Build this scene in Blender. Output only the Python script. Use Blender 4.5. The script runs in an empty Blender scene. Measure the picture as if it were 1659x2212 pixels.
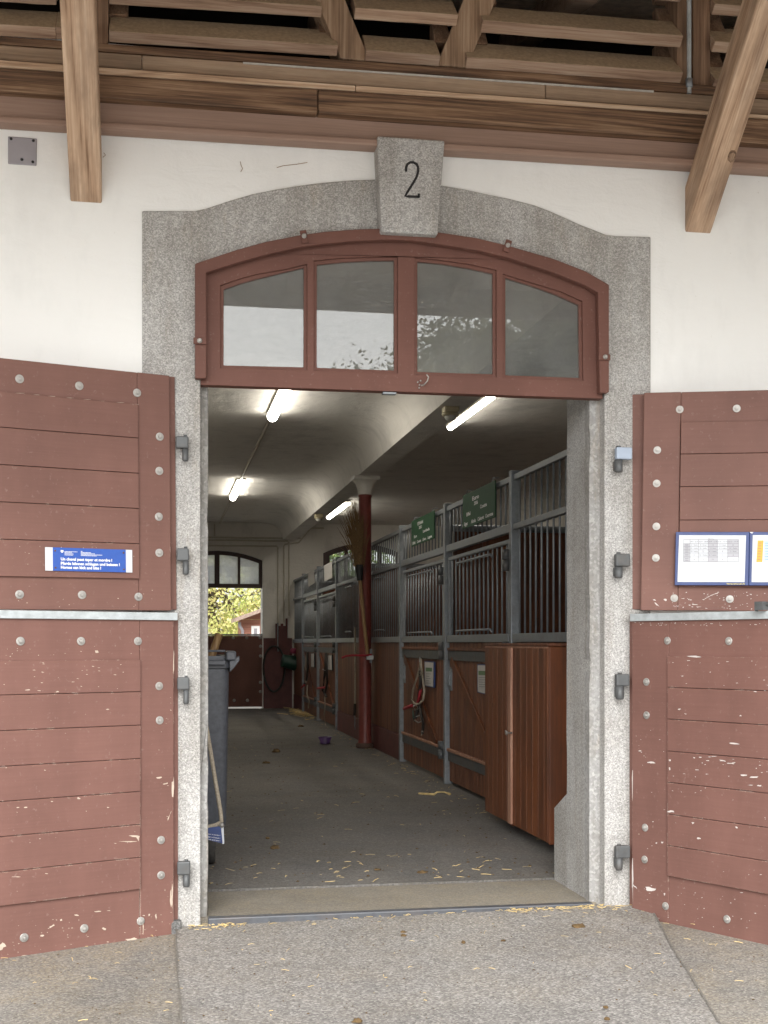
import bpy, bmesh, math, random
from mathutils import Vector, Matrix, noise as mnoise
from mathutils.geometry import tessellate_polygon

SC = bpy.context.scene
COL = SC.collection
RNG = random.Random(7)
R = math.radians

# ------------------------------------------------------------------ camera
CAM_H, CAM_Y = 1.2, -5.425
PSI = math.atan(480 / 2660.0)
FPX, PW, PH, HOR = 2660.0, 1659.0, 2212.0, 1389.0
cd = bpy.data.cameras.new('camera')
cam = bpy.data.objects.new('camera', cd)
COL.objects.link(cam)
cam.location = (0, CAM_Y, CAM_H)
cam.rotation_euler = (R(90), 0, -PSI)
cd.sensor_fit = 'VERTICAL'
cd.sensor_height = 36.0
cd.lens = 36.0 * FPX / PH
cd.shift_y = (HOR - PH / 2) / PH
cd.clip_end = 600
SC.camera = cam

# ------------------------------------------------------------------ world, sun, exposure
SUN_EL, SUN_AZ = R(42), R(192)      # azimuth clockwise from +Y; light comes from behind the camera
w = bpy.data.worlds.new('World'); SC.world = w; w.use_nodes = True
wn = w.node_tree.nodes; wl = w.node_tree.links
bg = wn['Background']
sky = wn.new('ShaderNodeTexSky'); sky.sky_type = 'NISHITA'; sky.sun_disc = False
sky.sun_elevation = SUN_EL; sky.sun_rotation = SUN_AZ
sky.air_density = 1.0; sky.dust_density = 3.0; sky.ozone_density = 1.0
hs = wn.new('ShaderNodeHueSaturation'); hs.inputs['Saturation'].default_value = 0.15
wl.new(sky.outputs[0], hs.inputs['Color']); wl.new(hs.outputs[0], bg.inputs['Color'])
bg.inputs['Strength'].default_value = 0.15
sd = bpy.data.lights.new('sun', 'SUN'); sd.energy = 1.2; sd.angle = R(80); sd.color = (1.0, 0.988, 0.968)
sun = bpy.data.objects.new('sun', sd); COL.objects.link(sun)
sv = Vector((math.sin(SUN_AZ) * math.cos(SUN_EL), math.cos(SUN_AZ) * math.cos(SUN_EL), math.sin(SUN_EL)))
sun.rotation_euler = (-sv).to_track_quat('-Z', 'Y').to_euler()
sun.location = (0, -20, 30)
vs = SC.view_settings
vs.view_transform = 'Standard'; vs.look = 'None'; vs.gamma = 1.0; vs.use_curve_mapping = False
vs.exposure = 1.5
SC.render.engine = 'CYCLES'
SC.cycles.use_denoising = True
SC.cycles.max_bounces = 10; SC.cycles.diffuse_bounces = 6; SC.cycles.transparent_max_bounces = 12

# ------------------------------------------------------------------ photograph pixel -> point on a real plane
CAMP = Vector((0, CAM_Y, CAM_H))
def ray(u, v):
    x = (u - PW / 2) / FPX; z = (HOR - v) / FPX
    c, s = math.cos(PSI), math.sin(PSI)
    return Vector((x * c + s, c - x * s, z))
def atY(u, v, Y=0.0):
    r = ray(u, v); return CAMP + r * ((Y - CAM_Y) / r.y)
def atX(u, v, X):
    r = ray(u, v); return CAMP + r * (X / r.x)
def atZ(u, v, Z):
    r = ray(u, v); return CAMP + r * ((Z - CAM_H) / r.z)
def xz(u, v, Y=0.0):
    p = atY(u, v, Y); return (p.x, p.z)

# ------------------------------------------------------------------ mesh builder
class MB:
    def __init__(s): s.v = []; s.f = []; s.sm = []
    def add(s, vs_, fs, smooth=False):
        b = len(s.v); s.v += [Vector(p) for p in vs_]
        for f in fs: s.f.append([b + i for i in f]); s.sm.append(smooth)
        return s
    def box(s, x0, x1, y0, y1, z0, z1):
        x0, x1 = min(x0, x1), max(x0, x1); y0, y1 = min(y0, y1), max(y0, y1); z0, z1 = min(z0, z1), max(z0, z1)
        return s.add([(x0,y0,z0),(x1,y0,z0),(x1,y1,z0),(x0,y1,z0),(x0,y0,z1),(x1,y0,z1),(x1,y1,z1),(x0,y1,z1)],
                     [(0,3,2,1),(4,5,6,7),(0,1,5,4),(1,2,6,5),(2,3,7,6),(3,0,4,7)])
    def prism(s, loops, fn, d0, d1, smooth=False):
        """loops of 2-d points (outline, then holes); fn(a, b, d) -> 3-d point"""
        if not isinstance(loops[0][0], (list, tuple)): loops = [loops]
        tl = [[Vector((p[0], p[1], 0)) for p in l] for l in loops]
        flat = [p for l in loops for p in l]; n = len(flat)
        tris = tessellate_polygon(tl)
        vv = [fn(p[0], p[1], d0) for p in flat] + [fn(p[0], p[1], d1) for p in flat]
        ff = [tuple(t) for t in tris] + [tuple(n + i for i in reversed(t)) for t in tris]
        b = 0
        for l in loops:
            m = len(l)
            for i in range(m):
                j = (i + 1) % m
                ff.append((b + i, b + j, n + b + j, n + b + i))
            b += m
        return s.add(vv, ff, smooth)
    def tube(s, pts, r, n=8, cap=True):
        pts = [Vector(p) for p in pts]; rings = []
        rs = r if isinstance(r, (list, tuple)) else [r] * len(pts)
        up = None
        for i, p in enumerate(pts):
            t = (pts[min(i + 1, len(pts) - 1)] - pts[max(i - 1, 0)]).normalized()
            if up is None:
                up = Vector((0, 0, 1)) if abs(t.z) < .9 else Vector((1, 0, 0))
            a = t.cross(up)
            if a.length < 1e-5: a = t.cross(Vector((0, 1, 0)))
            a.normalize(); b = a.cross(t).normalized(); up = b
            rings.append([p + (a * math.cos(2 * math.pi * k / n) + b * math.sin(2 * math.pi * k / n)) * rs[i] for k in range(n)])
        vv = [q for ring in rings for q in ring]; ff = []
        for i in range(len(pts) - 1):
            for k in range(n):
                k2 = (k + 1) % n
                ff.append((i*n+k, i*n+k2, (i+1)*n+k2, (i+1)*n+k))
        s.add(vv, ff, True)
        if cap:
            s.add(rings[0], [tuple(reversed(range(n)))]); s.add(rings[-1], [tuple(range(n))])
        return s
    def lathe(s, prof, n=20, c=(0, 0, 0), ax='z', smooth=True):
        vv = []; ff = []
        for (r, h) in prof:
            for k in range(n):
                a = 2 * math.pi * k / n; p = (r * math.cos(a), r * math.sin(a), h)
                if ax == 'y': p = (p[0], p[2], p[1])
                if ax == 'x': p = (p[2], p[0], p[1])
                vv.append((p[0] + c[0], p[1] + c[1], p[2] + c[2]))
        for i in range(len(prof) - 1):
            for k in range(n):
                k2 = (k + 1) % n
                ff.append((i*n+k, i*n+k2, (i+1)*n+k2, (i+1)*n+k))
        ff.append(tuple(reversed(range(n)))); ff.append(tuple(range((len(prof)-1)*n, len(prof)*n)))
        return s.add(vv, ff, smooth)
    def xf(s, M):
        s.v = [M @ p for p in s.v]; return s
    def build(s, name, m, parent=None, bevel=0.0, world=False, recalc=True):
        me = bpy.data.meshes.new(name)
        vv = s.v
        if world and parent is not None:
            Mi = PM(parent).inverted(); vv = [Mi @ p for p in vv]
        me.from_pydata([tuple(p) for p in vv], [], s.f)
        for p, sm in zip(me.polygons, s.sm): p.use_smooth = sm
        if recalc:
            bm = bmesh.new(); bm.from_mesh(me); bmesh.ops.recalc_face_normals(bm, faces=bm.faces); bm.to_mesh(me); bm.free()
        for mm in (m if isinstance(m, (list, tuple)) else [m]): me.materials.append(mm)
        me.update()
        o = bpy.data.objects.new(name, me); COL.objects.link(o)
        if parent is not None: o.parent = parent
        if bevel > 0:
            b = o.modifiers.new('edge', 'BEVEL'); b.width = bevel; b.segments = 2; b.limit_method = 'ANGLE'; b.angle_limit = R(40)
        return o

MATW = {}
def PM(o):
    M = MATW.get(o.name)
    if M is not None: return M
    return PM(o.parent) if o.parent is not None else Matrix.Identity(4)
def tag(o, label=None, cat=None, group=None, kind=None):
    if label: o['label'] = label
    if cat: o['category'] = cat
    if group: o['group'] = group
    if kind: o['kind'] = kind
    return o
def empty(name, loc=(0, 0, 0), M=None, label=None, cat=None, group=None):
    o = bpy.data.objects.new(name, None); COL.objects.link(o); o.empty_display_size = .1
    if M is None: M = Matrix.Translation(Vector(loc))
    o.matrix_world = M
    MATW[o.name] = M.copy()
    return tag(o, label, cat, group)
def inst(src, M_local, parent, name=None):
    o = src.copy(); COL.objects.link(o); o.parent = parent; o.matrix_local = M_local
    return o
FY = lambda a, b, d: (a, d, b)          # (x, z) outline extruded along y
FX = lambda a, b, d: (d, a, b)          # (y, z) outline extruded along x
FZ = lambda a, b, d: (a, b, d)

# ------------------------------------------------------------------ materials
def mat(name):
    m = bpy.data.materials.new(name); m.use_nodes = True
    nt = m.node_tree; return m, nt, nt.nodes['Principled BSDF']
def N(nt, t, **kw):
    n = nt.nodes.new('ShaderNode' + t)
    for k, v in kw.items():
        if k.startswith('i_'):
            key = k[2:]; key = int(key) if key.isdigit() else key.replace('_', ' ')
            if hasattr(v, 'default_value') or isinstance(v, bpy.types.NodeSocket): nt.links.new(v, n.inputs[key])
            else: n.inputs[key].default_value = v
        else: setattr(n, k, v)
    return n
def ramp(nt, fac, stops):
    n = nt.nodes.new('ShaderNodeValToRGB'); nt.links.new(fac, n.inputs[0])
    e = n.color_ramp.elements
    while len(e) < len(stops): e.new(0.5)
    for el, (p, c) in zip(e, stops):
        el.position = p; el.color = (c[0], c[1], c[2], 1) if isinstance(c, (tuple, list)) else (c, c, c, 1)
    return n.outputs[0]
def mix(nt, fac, a, b, mode='MIX'):
    n = nt.nodes.new('ShaderNodeMix'); n.data_type = 'RGBA'; n.blend_type = mode
    for idx, v in ((0, fac), (6, a), (7, b)):
        if isinstance(v, bpy.types.NodeSocket): nt.links.new(v, n.inputs[idx])
        elif idx == 0: n.inputs[0].default_value = v
        else: n.inputs[idx].default_value = (v[0], v[1], v[2], 1)
    return n.outputs[2]
def math_(nt, op, a, b=None, clamp=False):
    n = nt.nodes.new('ShaderNodeMath'); n.operation = op; n.use_clamp = clamp
    for i, v in enumerate((a, b)):
        if v is None: continue
        if isinstance(v, bpy.types.NodeSocket): nt.links.new(v, n.inputs[i])
        else: n.inputs[i].default_value = v
    return n.outputs[0]
def coords(nt, space='world', scale=(1, 1, 1), rnd=False, rot=(0, 0, 0)):
    if space == 'world': c = N(nt, 'NewGeometry').outputs['Position']
    else: c = N(nt, 'TexCoord').outputs['Object']
    if any(rot):
        m0 = N(nt, 'Mapping'); m0.inputs['Rotation'].default_value = rot; nt.links.new(c, m0.inputs['Vector']); c = m0.outputs[0]
    mp = N(nt, 'Mapping'); mp.inputs['Scale'].default_value = scale
    nt.links.new(c, mp.inputs['Vector'])
    if rnd:
        oi = N(nt, 'ObjectInfo')
        cx = N(nt, 'CombineXYZ'); s = math_(nt, 'MULTIPLY', oi.outputs['Random'], 37.0)
        for i in range(3): nt.links.new(s, cx.inputs[i])
        nt.links.new(cx.outputs[0], mp.inputs['Location'])
    return mp.outputs[0]
def noise(nt, vec, scale, detail=3, rough=.55, dist=0):
    n = N(nt, 'TexNoise'); nt.links.new(vec, n.inputs['Vector'])
    n.inputs['Scale'].default_value = scale; n.inputs['Detail'].default_value = detail
    n.inputs['Roughness'].default_value = rough; n.inputs['Distortion'].default_value = dist
    return n.outputs[0]
def bump(nt, bsdf, h, strength=.3, dist=.01):
    b = N(nt, 'Bump'); b.inputs['Strength'].default_value = strength; b.inputs['Distance'].default_value = dist
    nt.links.new(h, b.inputs['Height']); nt.links.new(b.outputs[0], bsdf.inputs['Normal'])
def plain(name, col, rough=.6, metal=0.0, var=.12, scale=18, bmp=0.0):
    m, nt, b = mat(name); v = coords(nt, 'world')
    n = noise(nt, v, scale, 4)
    c = ramp(nt, n, [(.25, tuple(x * (1 - var) for x in col)), (.75, tuple(min(1, x * (1 + var)) for x in col))])
    nt.links.new(c, b.inputs['Base Color']); b.inputs['Roughness'].default_value = rough; b.inputs['Metallic'].default_value = metal
    if bmp: bump(nt, b, n, bmp, .004)
    return m

def mk_plaster(name, col, dirt=.12, bs=.25):
    m, nt, b = mat(name); v = coords(nt)
    big = noise(nt, v, 1.3, 4, .6); mid = noise(nt, v, 9, 5, .65); fine = noise(nt, v, 70, 3)
    st = noise(nt, coords(nt, scale=(3, 3, 1.2)), 1.5, 4, .7)
    d = math_(nt, 'MULTIPLY', big, st)
    c = ramp(nt, d, [(.06, tuple(x * (1 - dirt * 1.2) for x in col)), (.24, col), (.6, tuple(min(.9, x * 1.03) for x in col))])
    sp = ramp(nt, noise(nt, v, 38, 2), [(.22, (.55, .5, .42)), (.27, (1, 1, 1))])
    c = mix(nt, .35, c, sp, 'MULTIPLY')
    nt.links.new(c, b.inputs['Base Color']); b.inputs['Roughness'].default_value = .85
    tr_ = noise(nt, coords(nt, scale=(1, 1, 2.2)), 4.5, 4, .6, 1.2)
    h = math_(nt, 'ADD', math_(nt, 'ADD', mid, math_(nt, 'MULTIPLY', fine, .35)), math_(nt, 'MULTIPLY', tr_, 1.6)); bump(nt, b, h, bs * 1.5, .006)
    return m
def mk_granite(name, lo=.13, hi=.50, tint=(1, .985, .95), sc=150, stain=.5):
    m, nt, b = mat(name); v = coords(nt)
    vo = N(nt, 'TexVoronoi'); nt.links.new(v, vo.inputs['Vector']); vo.inputs['Scale'].default_value = sc
    cr = N(nt, 'SeparateColor'); nt.links.new(vo.outputs['Color'], cr.inputs[0])
    g = math_(nt, 'ADD', math_(nt, 'MULTIPLY', cr.outputs[0], .7), math_(nt, 'MULTIPLY', noise(nt, v, sc * 1.4, 2, .6), .3))
    mid = (lo + hi) / 2
    c = ramp(nt, g, [(.12, tuple(lo * t for t in tint)), (.34, tuple(mid * .95 * t for t in tint)), (.6, tuple((mid * .55 + hi * .45) * t for t in tint)), (.9, tuple(min(1, hi * 1.25) * t for t in tint))])
    s1 = noise(nt, v, 2.2, 5, .7); s2 = noise(nt, coords(nt, scale=(9, 9, .8)), 1, 4, .7)
    s = ramp(nt, math_(nt, 'MULTIPLY', s1, s2), [(.16, (.50, .46, .40)), (.33, (1, 1, 1))])
    c = mix(nt, stain, c, s, 'MULTIPLY')
    ru = ramp(nt, noise(nt, coords(nt, scale=(7, 7, 1.4)), 1.2, 5, .7), [(.56, (1, 1, 1)), (.72, (.86, .70, .50))])
    c = mix(nt, stain * .7, c, ru, 'MULTIPLY')
    nt.links.new(c, b.inputs['Base Color']); b.inputs['Roughness'].default_value = .8
    bump(nt, b, g, .5, .004)
    return m
def mk_paint(name, col, chips=.5, zdir=1.0, space='world', edge=True):
    """brown oil paint, flaking to pale primer in short horizontal dashes"""
    m, nt, b = mat(name); v = coords(nt, space)
    n1 = noise(nt, v, 2.5, 4, .6)
    gr = noise(nt, coords(nt, space, (1.2, 1.2, 40)), 3, 3, .6)
    n2 = noise(nt, coords(nt, space, (3, 3, .7)), 2.2, 4, .65)
    n1 = math_(nt, 'ADD', math_(nt, 'MULTIPLY', n1, .6), math_(nt, 'MULTIPLY', n2, .4))
    c = ramp(nt, n1, [(.32, tuple(x * .84 for x in col)), (.68, tuple(x * 1.12 for x in col))])
    c = mix(nt, .10, c, ramp(nt, gr, [(.35, (.6, .55, .55)), (.65, (1.15, 1.15, 1.15))]), 'MULTIPLY')
    dust = ramp(nt, noise(nt, v, 55, 3, .7), [(.62, 0), (.78, 1)])
    c = mix(nt, math_(nt, 'MULTIPLY', dust, .16), c, (.55, .47, .42))
    sx = N(nt, 'SeparateXYZ'); nt.links.new(N(nt, 'NewGeometry').outputs['Position'], sx.inputs[0])
    # chips grow commoner toward the ground where hooves and carts reach
    zf = N(nt, 'MapRange'); nt.links.new(sx.outputs[2], zf.inputs[0])
    zf.inputs[1].default_value = 2.3; zf.inputs[2].default_value = 0.0; zf.inputs[3].default_value = -.05; zf.inputs[4].default_value = .055
    ch = noise(nt, coords(nt, space, (1, 1, 3.0)), 34, 3, .6, .4)
    zone = noise(nt, coords(nt, space, (1, 1, 1.6)), 3.1, 3, .6)
    a = math_(nt, 'ADD', ch, math_(nt, 'MULTIPLY', zone, .30)); a = math_(nt, 'ADD', a, zf.outputs[0])
    t = .985 - .06 * chips
    mask = ramp(nt, a, [(t - .01, 0), (t, 1)])
    if edge:
        bv = N(nt, 'Bevel'); bv.samples = 4; bv.inputs['Radius'].default_value = .006
        dt = N(nt, 'VectorMath', operation='DOT_PRODUCT')
        nt.links.new(bv.outputs[0], dt.inputs[0]); nt.links.new(N(nt, 'NewGeometry').outputs['Normal'], dt.inputs[1])
        e = math_(nt, 'SUBTRACT', 1.0, dt.outputs['Value'])
        e2 = math_(nt, 'MULTIPLY', e, 1.9)
        ez = math_(nt, 'MULTIPLY', math_(nt, 'ADD', zf.outputs[0], .05), 1.6)
        en = math_(nt, 'ADD', noise(nt, v, 16, 4, .75), ez)
        em = math_(nt, 'MULTIPLY', ramp(nt, e2, [(.10, 0), (.22, 1)]), ramp(nt, en, [(.66, 0), (.70, 1)]))
        mask = math_(nt, 'MAXIMUM', mask, em)
    pal = ramp(nt, noise(nt, v, 9, 2), [(.4, (.48, .39, .31)), (.6, (.55, .47, .40)), (.75, (.46, .28, .17))])
    c = mix(nt, mask, c, pal)
    nt.links.new(c, b.inputs['Base Color'])
    b.inputs['Roughness'].default_value = .6
    b.inputs['Specular IOR Level'].default_value = .22
    h = math_(nt, 'SUBTRACT', math_(nt, 'MULTIPLY', gr, .35), mask); bump(nt, b, h, .22, .002)
    return m
def mk_wood(name, stops, axis='X', space='world', ring=7.0, gain=1.6, rough=.75, rnd=True, bs=.35, dirt=0.0, dirtcol=(.12, .09, .06), rot=(0, 0, 0), vary=.0):
    m, nt, b = mat(name)
    k = {'X': (.07, 1, 1), 'Y': (1, .07, 1), 'Z': (1, 1, .07)}[axis]
    v = coords(nt, space, k, rnd, rot)
    wv = N(nt, 'TexNoise'); nt.links.new(v, wv.inputs['Vector']); wv.inputs['Scale'].default_value = ring; wv.inputs['Detail'].default_value = 2; wv.inputs['Distortion'].default_value = .35
    rings = math_(nt, 'PINGPONG', math_(nt, 'MULTIPLY', wv.outputs[0], 7.0), .5)
    rings = math_(nt, 'MULTIPLY', rings, 2.0)
    kf = {'X': (.02, 1, 1), 'Y': (1, .02, 1), 'Z': (1, 1, .02)}[axis]
    fib = noise(nt, coords(nt, space, kf, rnd, rot), 110, 4, .75)
    g = math_(nt, 'ADD', math_(nt, 'MULTIPLY', rings, .36), math_(nt, 'SUBTRACT', math_(nt, 'MULTIPLY', fib, gain), .5 * gain - .33))
    c = ramp(nt, g, stops)
    if dirt:
        dn = noise(nt, coords(nt, space, tuple(x ** .5 for x in k), rnd, rot), 5, 5, .7)
        dm = ramp(nt, dn, [(.42, 0), (.66, 1)])
        c = mix(nt, math_(nt, 'MULTIPLY', dm, dirt), c, dirtcol)
    if vary:
        oi = N(nt, 'ObjectInfo')
        c = mix(nt, vary, c, ramp(nt, oi.outputs['Random'], [(0, (.55, .5, .48)), (1, (1.25, 1.2, 1.15))]), 'MULTIPLY')
    nt.links.new(c, b.inputs['Base Color']); b.inputs['Roughness'].default_value = rough
    bump(nt, b, g, bs, .004)
    return m
def mk_metal(name, col=(.42, .45, .48), rough=.5, metal=.75, dirt=.3):
    m, nt, b = mat(name); v = coords(nt)
    n = noise(nt, v, 25, 4, .65); n2 = noise(nt, v, 5, 4, .6)
    c = ramp(nt, n, [(.3, tuple(x * .8 for x in col)), (.7, tuple(x * 1.15 for x in col))])
    c = mix(nt, math_(nt, 'MULTIPLY', ramp(nt, n2, [(.5, 0), (.72, 1)]), dirt), c, (.16, .12, .09))
    nt.links.new(c, b.inputs['Base Color']); b.inputs['Metallic'].default_value = metal
    nt.links.new(ramp(nt, n, [(.3, rough * .8), (.7, min(1, rough * 1.2))]), b.inputs['Roughness'])
    return m
def mk_asphalt(name, col, straw=.4, fine=260, agg=1.0):
    m, nt, b = mat(name); v = coords(nt)
    vo = N(nt, 'TexVoronoi'); nt.links.new(v, vo.inputs['Vector']); vo.inputs['Scale'].default_value = fine * .5
    cr = N(nt, 'SeparateColor'); nt.links.new(vo.outputs['Color'], cr.inputs[0])
    g = math_(nt, 'ADD', math_(nt, 'MULTIPLY', cr.outputs[0], .6), math_(nt, 'MULTIPLY', noise(nt, v, fine, 3, .7), .4))
    k = [.45, .85, 1.1, 2.0]
    c = ramp(nt, g, [(p, tuple(x * (1 + (q - 1) * agg) for x in col)) for p, q in zip((.15, .38, .62, .88), k)])
    big = noise(nt, v, 1.1, 5, .65)
    c = mix(nt, .55, c, ramp(nt, big, [(.3, (.55, .53, .51)), (.52, (1, 1, 1)), (.75, (1.3, 1.28, 1.24))]), 'MULTIPLY')
    # sawdust and chaff lie thickest close to the wall and to the left of the ramp
    sx = N(nt, 'SeparateXYZ'); nt.links.new(N(nt, 'NewGeometry').outputs['Position'], sx.inputs[0])
    near = N(nt, 'MapRange'); nt.links.new(sx.outputs[1], near.inputs[0])
    near.inputs[1].default_value = -1.4; near.inputs[2].default_value = 0.1; near.inputs[3].default_value = -.04; near.inputs[4].default_value = .10
    sd_ = math_(nt, 'ADD', noise(nt, v, 3.0, 5, .7), near.outputs[0])
    s2 = math_(nt, 'MULTIPLY', ramp(nt, sd_, [(.42, 0), (.72, 1)]), ramp(nt, noise(nt, v, 95, 3, .7), [(.40, 0), (.62, 1)]))
    c = mix(nt, math_(nt, 'MULTIPLY', s2, straw), c, (.42, .32, .17))
    nt.links.new(c, b.inputs['Base Color']); b.inputs['Roughness'].default_value = .88
    bump(nt, b, g, .7, .006)
    return m
def mk_glass(name, refl=.12, dust=.22, dustcol=(.55, .56, .56), rough=.004):
    m, nt, b = mat(name); nt.nodes.remove(b)
    out = nt.nodes['Material Output']; v = coords(nt)
    g = N(nt, 'BsdfGlossy'); g.inputs['Roughness'].default_value = rough
    hb = N(nt, 'Bump'); hb.inputs['Strength'].default_value = .004; hb.inputs['Distance'].default_value = .01
    nt.links.new(noise(nt, v, 3, 2), hb.inputs['Height']); nt.links.new(hb.outputs[0], g.inputs['Normal'])
    tr = N(nt, 'BsdfTransparent'); tr.inputs['Color'].default_value = (.92, .94, .93, 1)
    df0 = N(nt, 'BsdfDiffuse'); df0.inputs['Color'].default_value = (*dustcol, 1)
    tl_ = N(nt, 'BsdfTranslucent'); tl_.inputs['Color'].default_value = (*dustcol, 1)
    df = N(nt, 'MixShader'); df.inputs[0].default_value = .5 if refl < .015 else .8
    nt.links.new(df0.outputs[0], df.inputs[1]); nt.links.new(tl_.outputs[0], df.inputs[2])
    sp = noise(nt, v, 60, 4, .7); bg_ = noise(nt, v, 4, 4, .6)
    dm = math_(nt, 'MULTIPLY', math_(nt, 'ADD', math_(nt, 'MULTIPLY', sp, .25), math_(nt, 'MULTIPLY', bg_, 1.75)), dust)
    m1 = N(nt, 'MixShader'); nt.links.new(dm, m1.inputs[0]); nt.links.new(tr.outputs[0], m1.inputs[1]); nt.links.new(df.outputs[0], m1.inputs[2])
    fr = N(nt, 'Fresnel'); fr.inputs['IOR'].default_value = 1.5
    ff = math_(nt, 'ADD', fr.outputs[0], refl, True)
    m2 = N(nt, 'MixShader'); nt.links.new(ff, m2.inputs[0]); nt.links.new(m1.outputs[0], m2.inputs[1]); nt.links.new(g.outputs[0], m2.inputs[2])
    nt.links.new(m2.outputs[0], out.inputs[0])
    return m
def mk_emit(name, col, s):
    m, nt, b = mat(name)
    b.inputs['Base Color'].default_value = (.9, .9, .88, 1); b.inputs['Roughness'].default_value = .4
    b.inputs['Emission Color'].default_value = (*col, 1); b.inputs['Emission Strength'].default_value = s
    return m
def mk_leaf(name, cols, sc=1.3):
    m, nt, b = mat(name); out = nt.nodes['Material Output']; v = coords(nt)
    n = math_(nt, 'ADD', math_(nt, 'MULTIPLY', noise(nt, v, sc, 3), .55), math_(nt, 'MULTIPLY', noise(nt, v, 14, 2), .45))
    k = len(cols); c = ramp(nt, n, [(.32 + .36 * i / (k - 1), cc) for i, cc in enumerate(cols)])
    nt.links.new(c, b.inputs['Base Color']); b.inputs['Roughness'].default_value = .6
    t = N(nt, 'BsdfTranslucent'); nt.links.new(c, t.inputs['Color'])
    ms = N(nt, 'MixShader'); ms.inputs[0].default_value = .4
    nt.links.new(b.outputs[0], ms.inputs[1]); nt.links.new(t.outputs[0], ms.inputs[2]); nt.links.new(ms.outputs[0], out.inputs[0])
    return m

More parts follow.
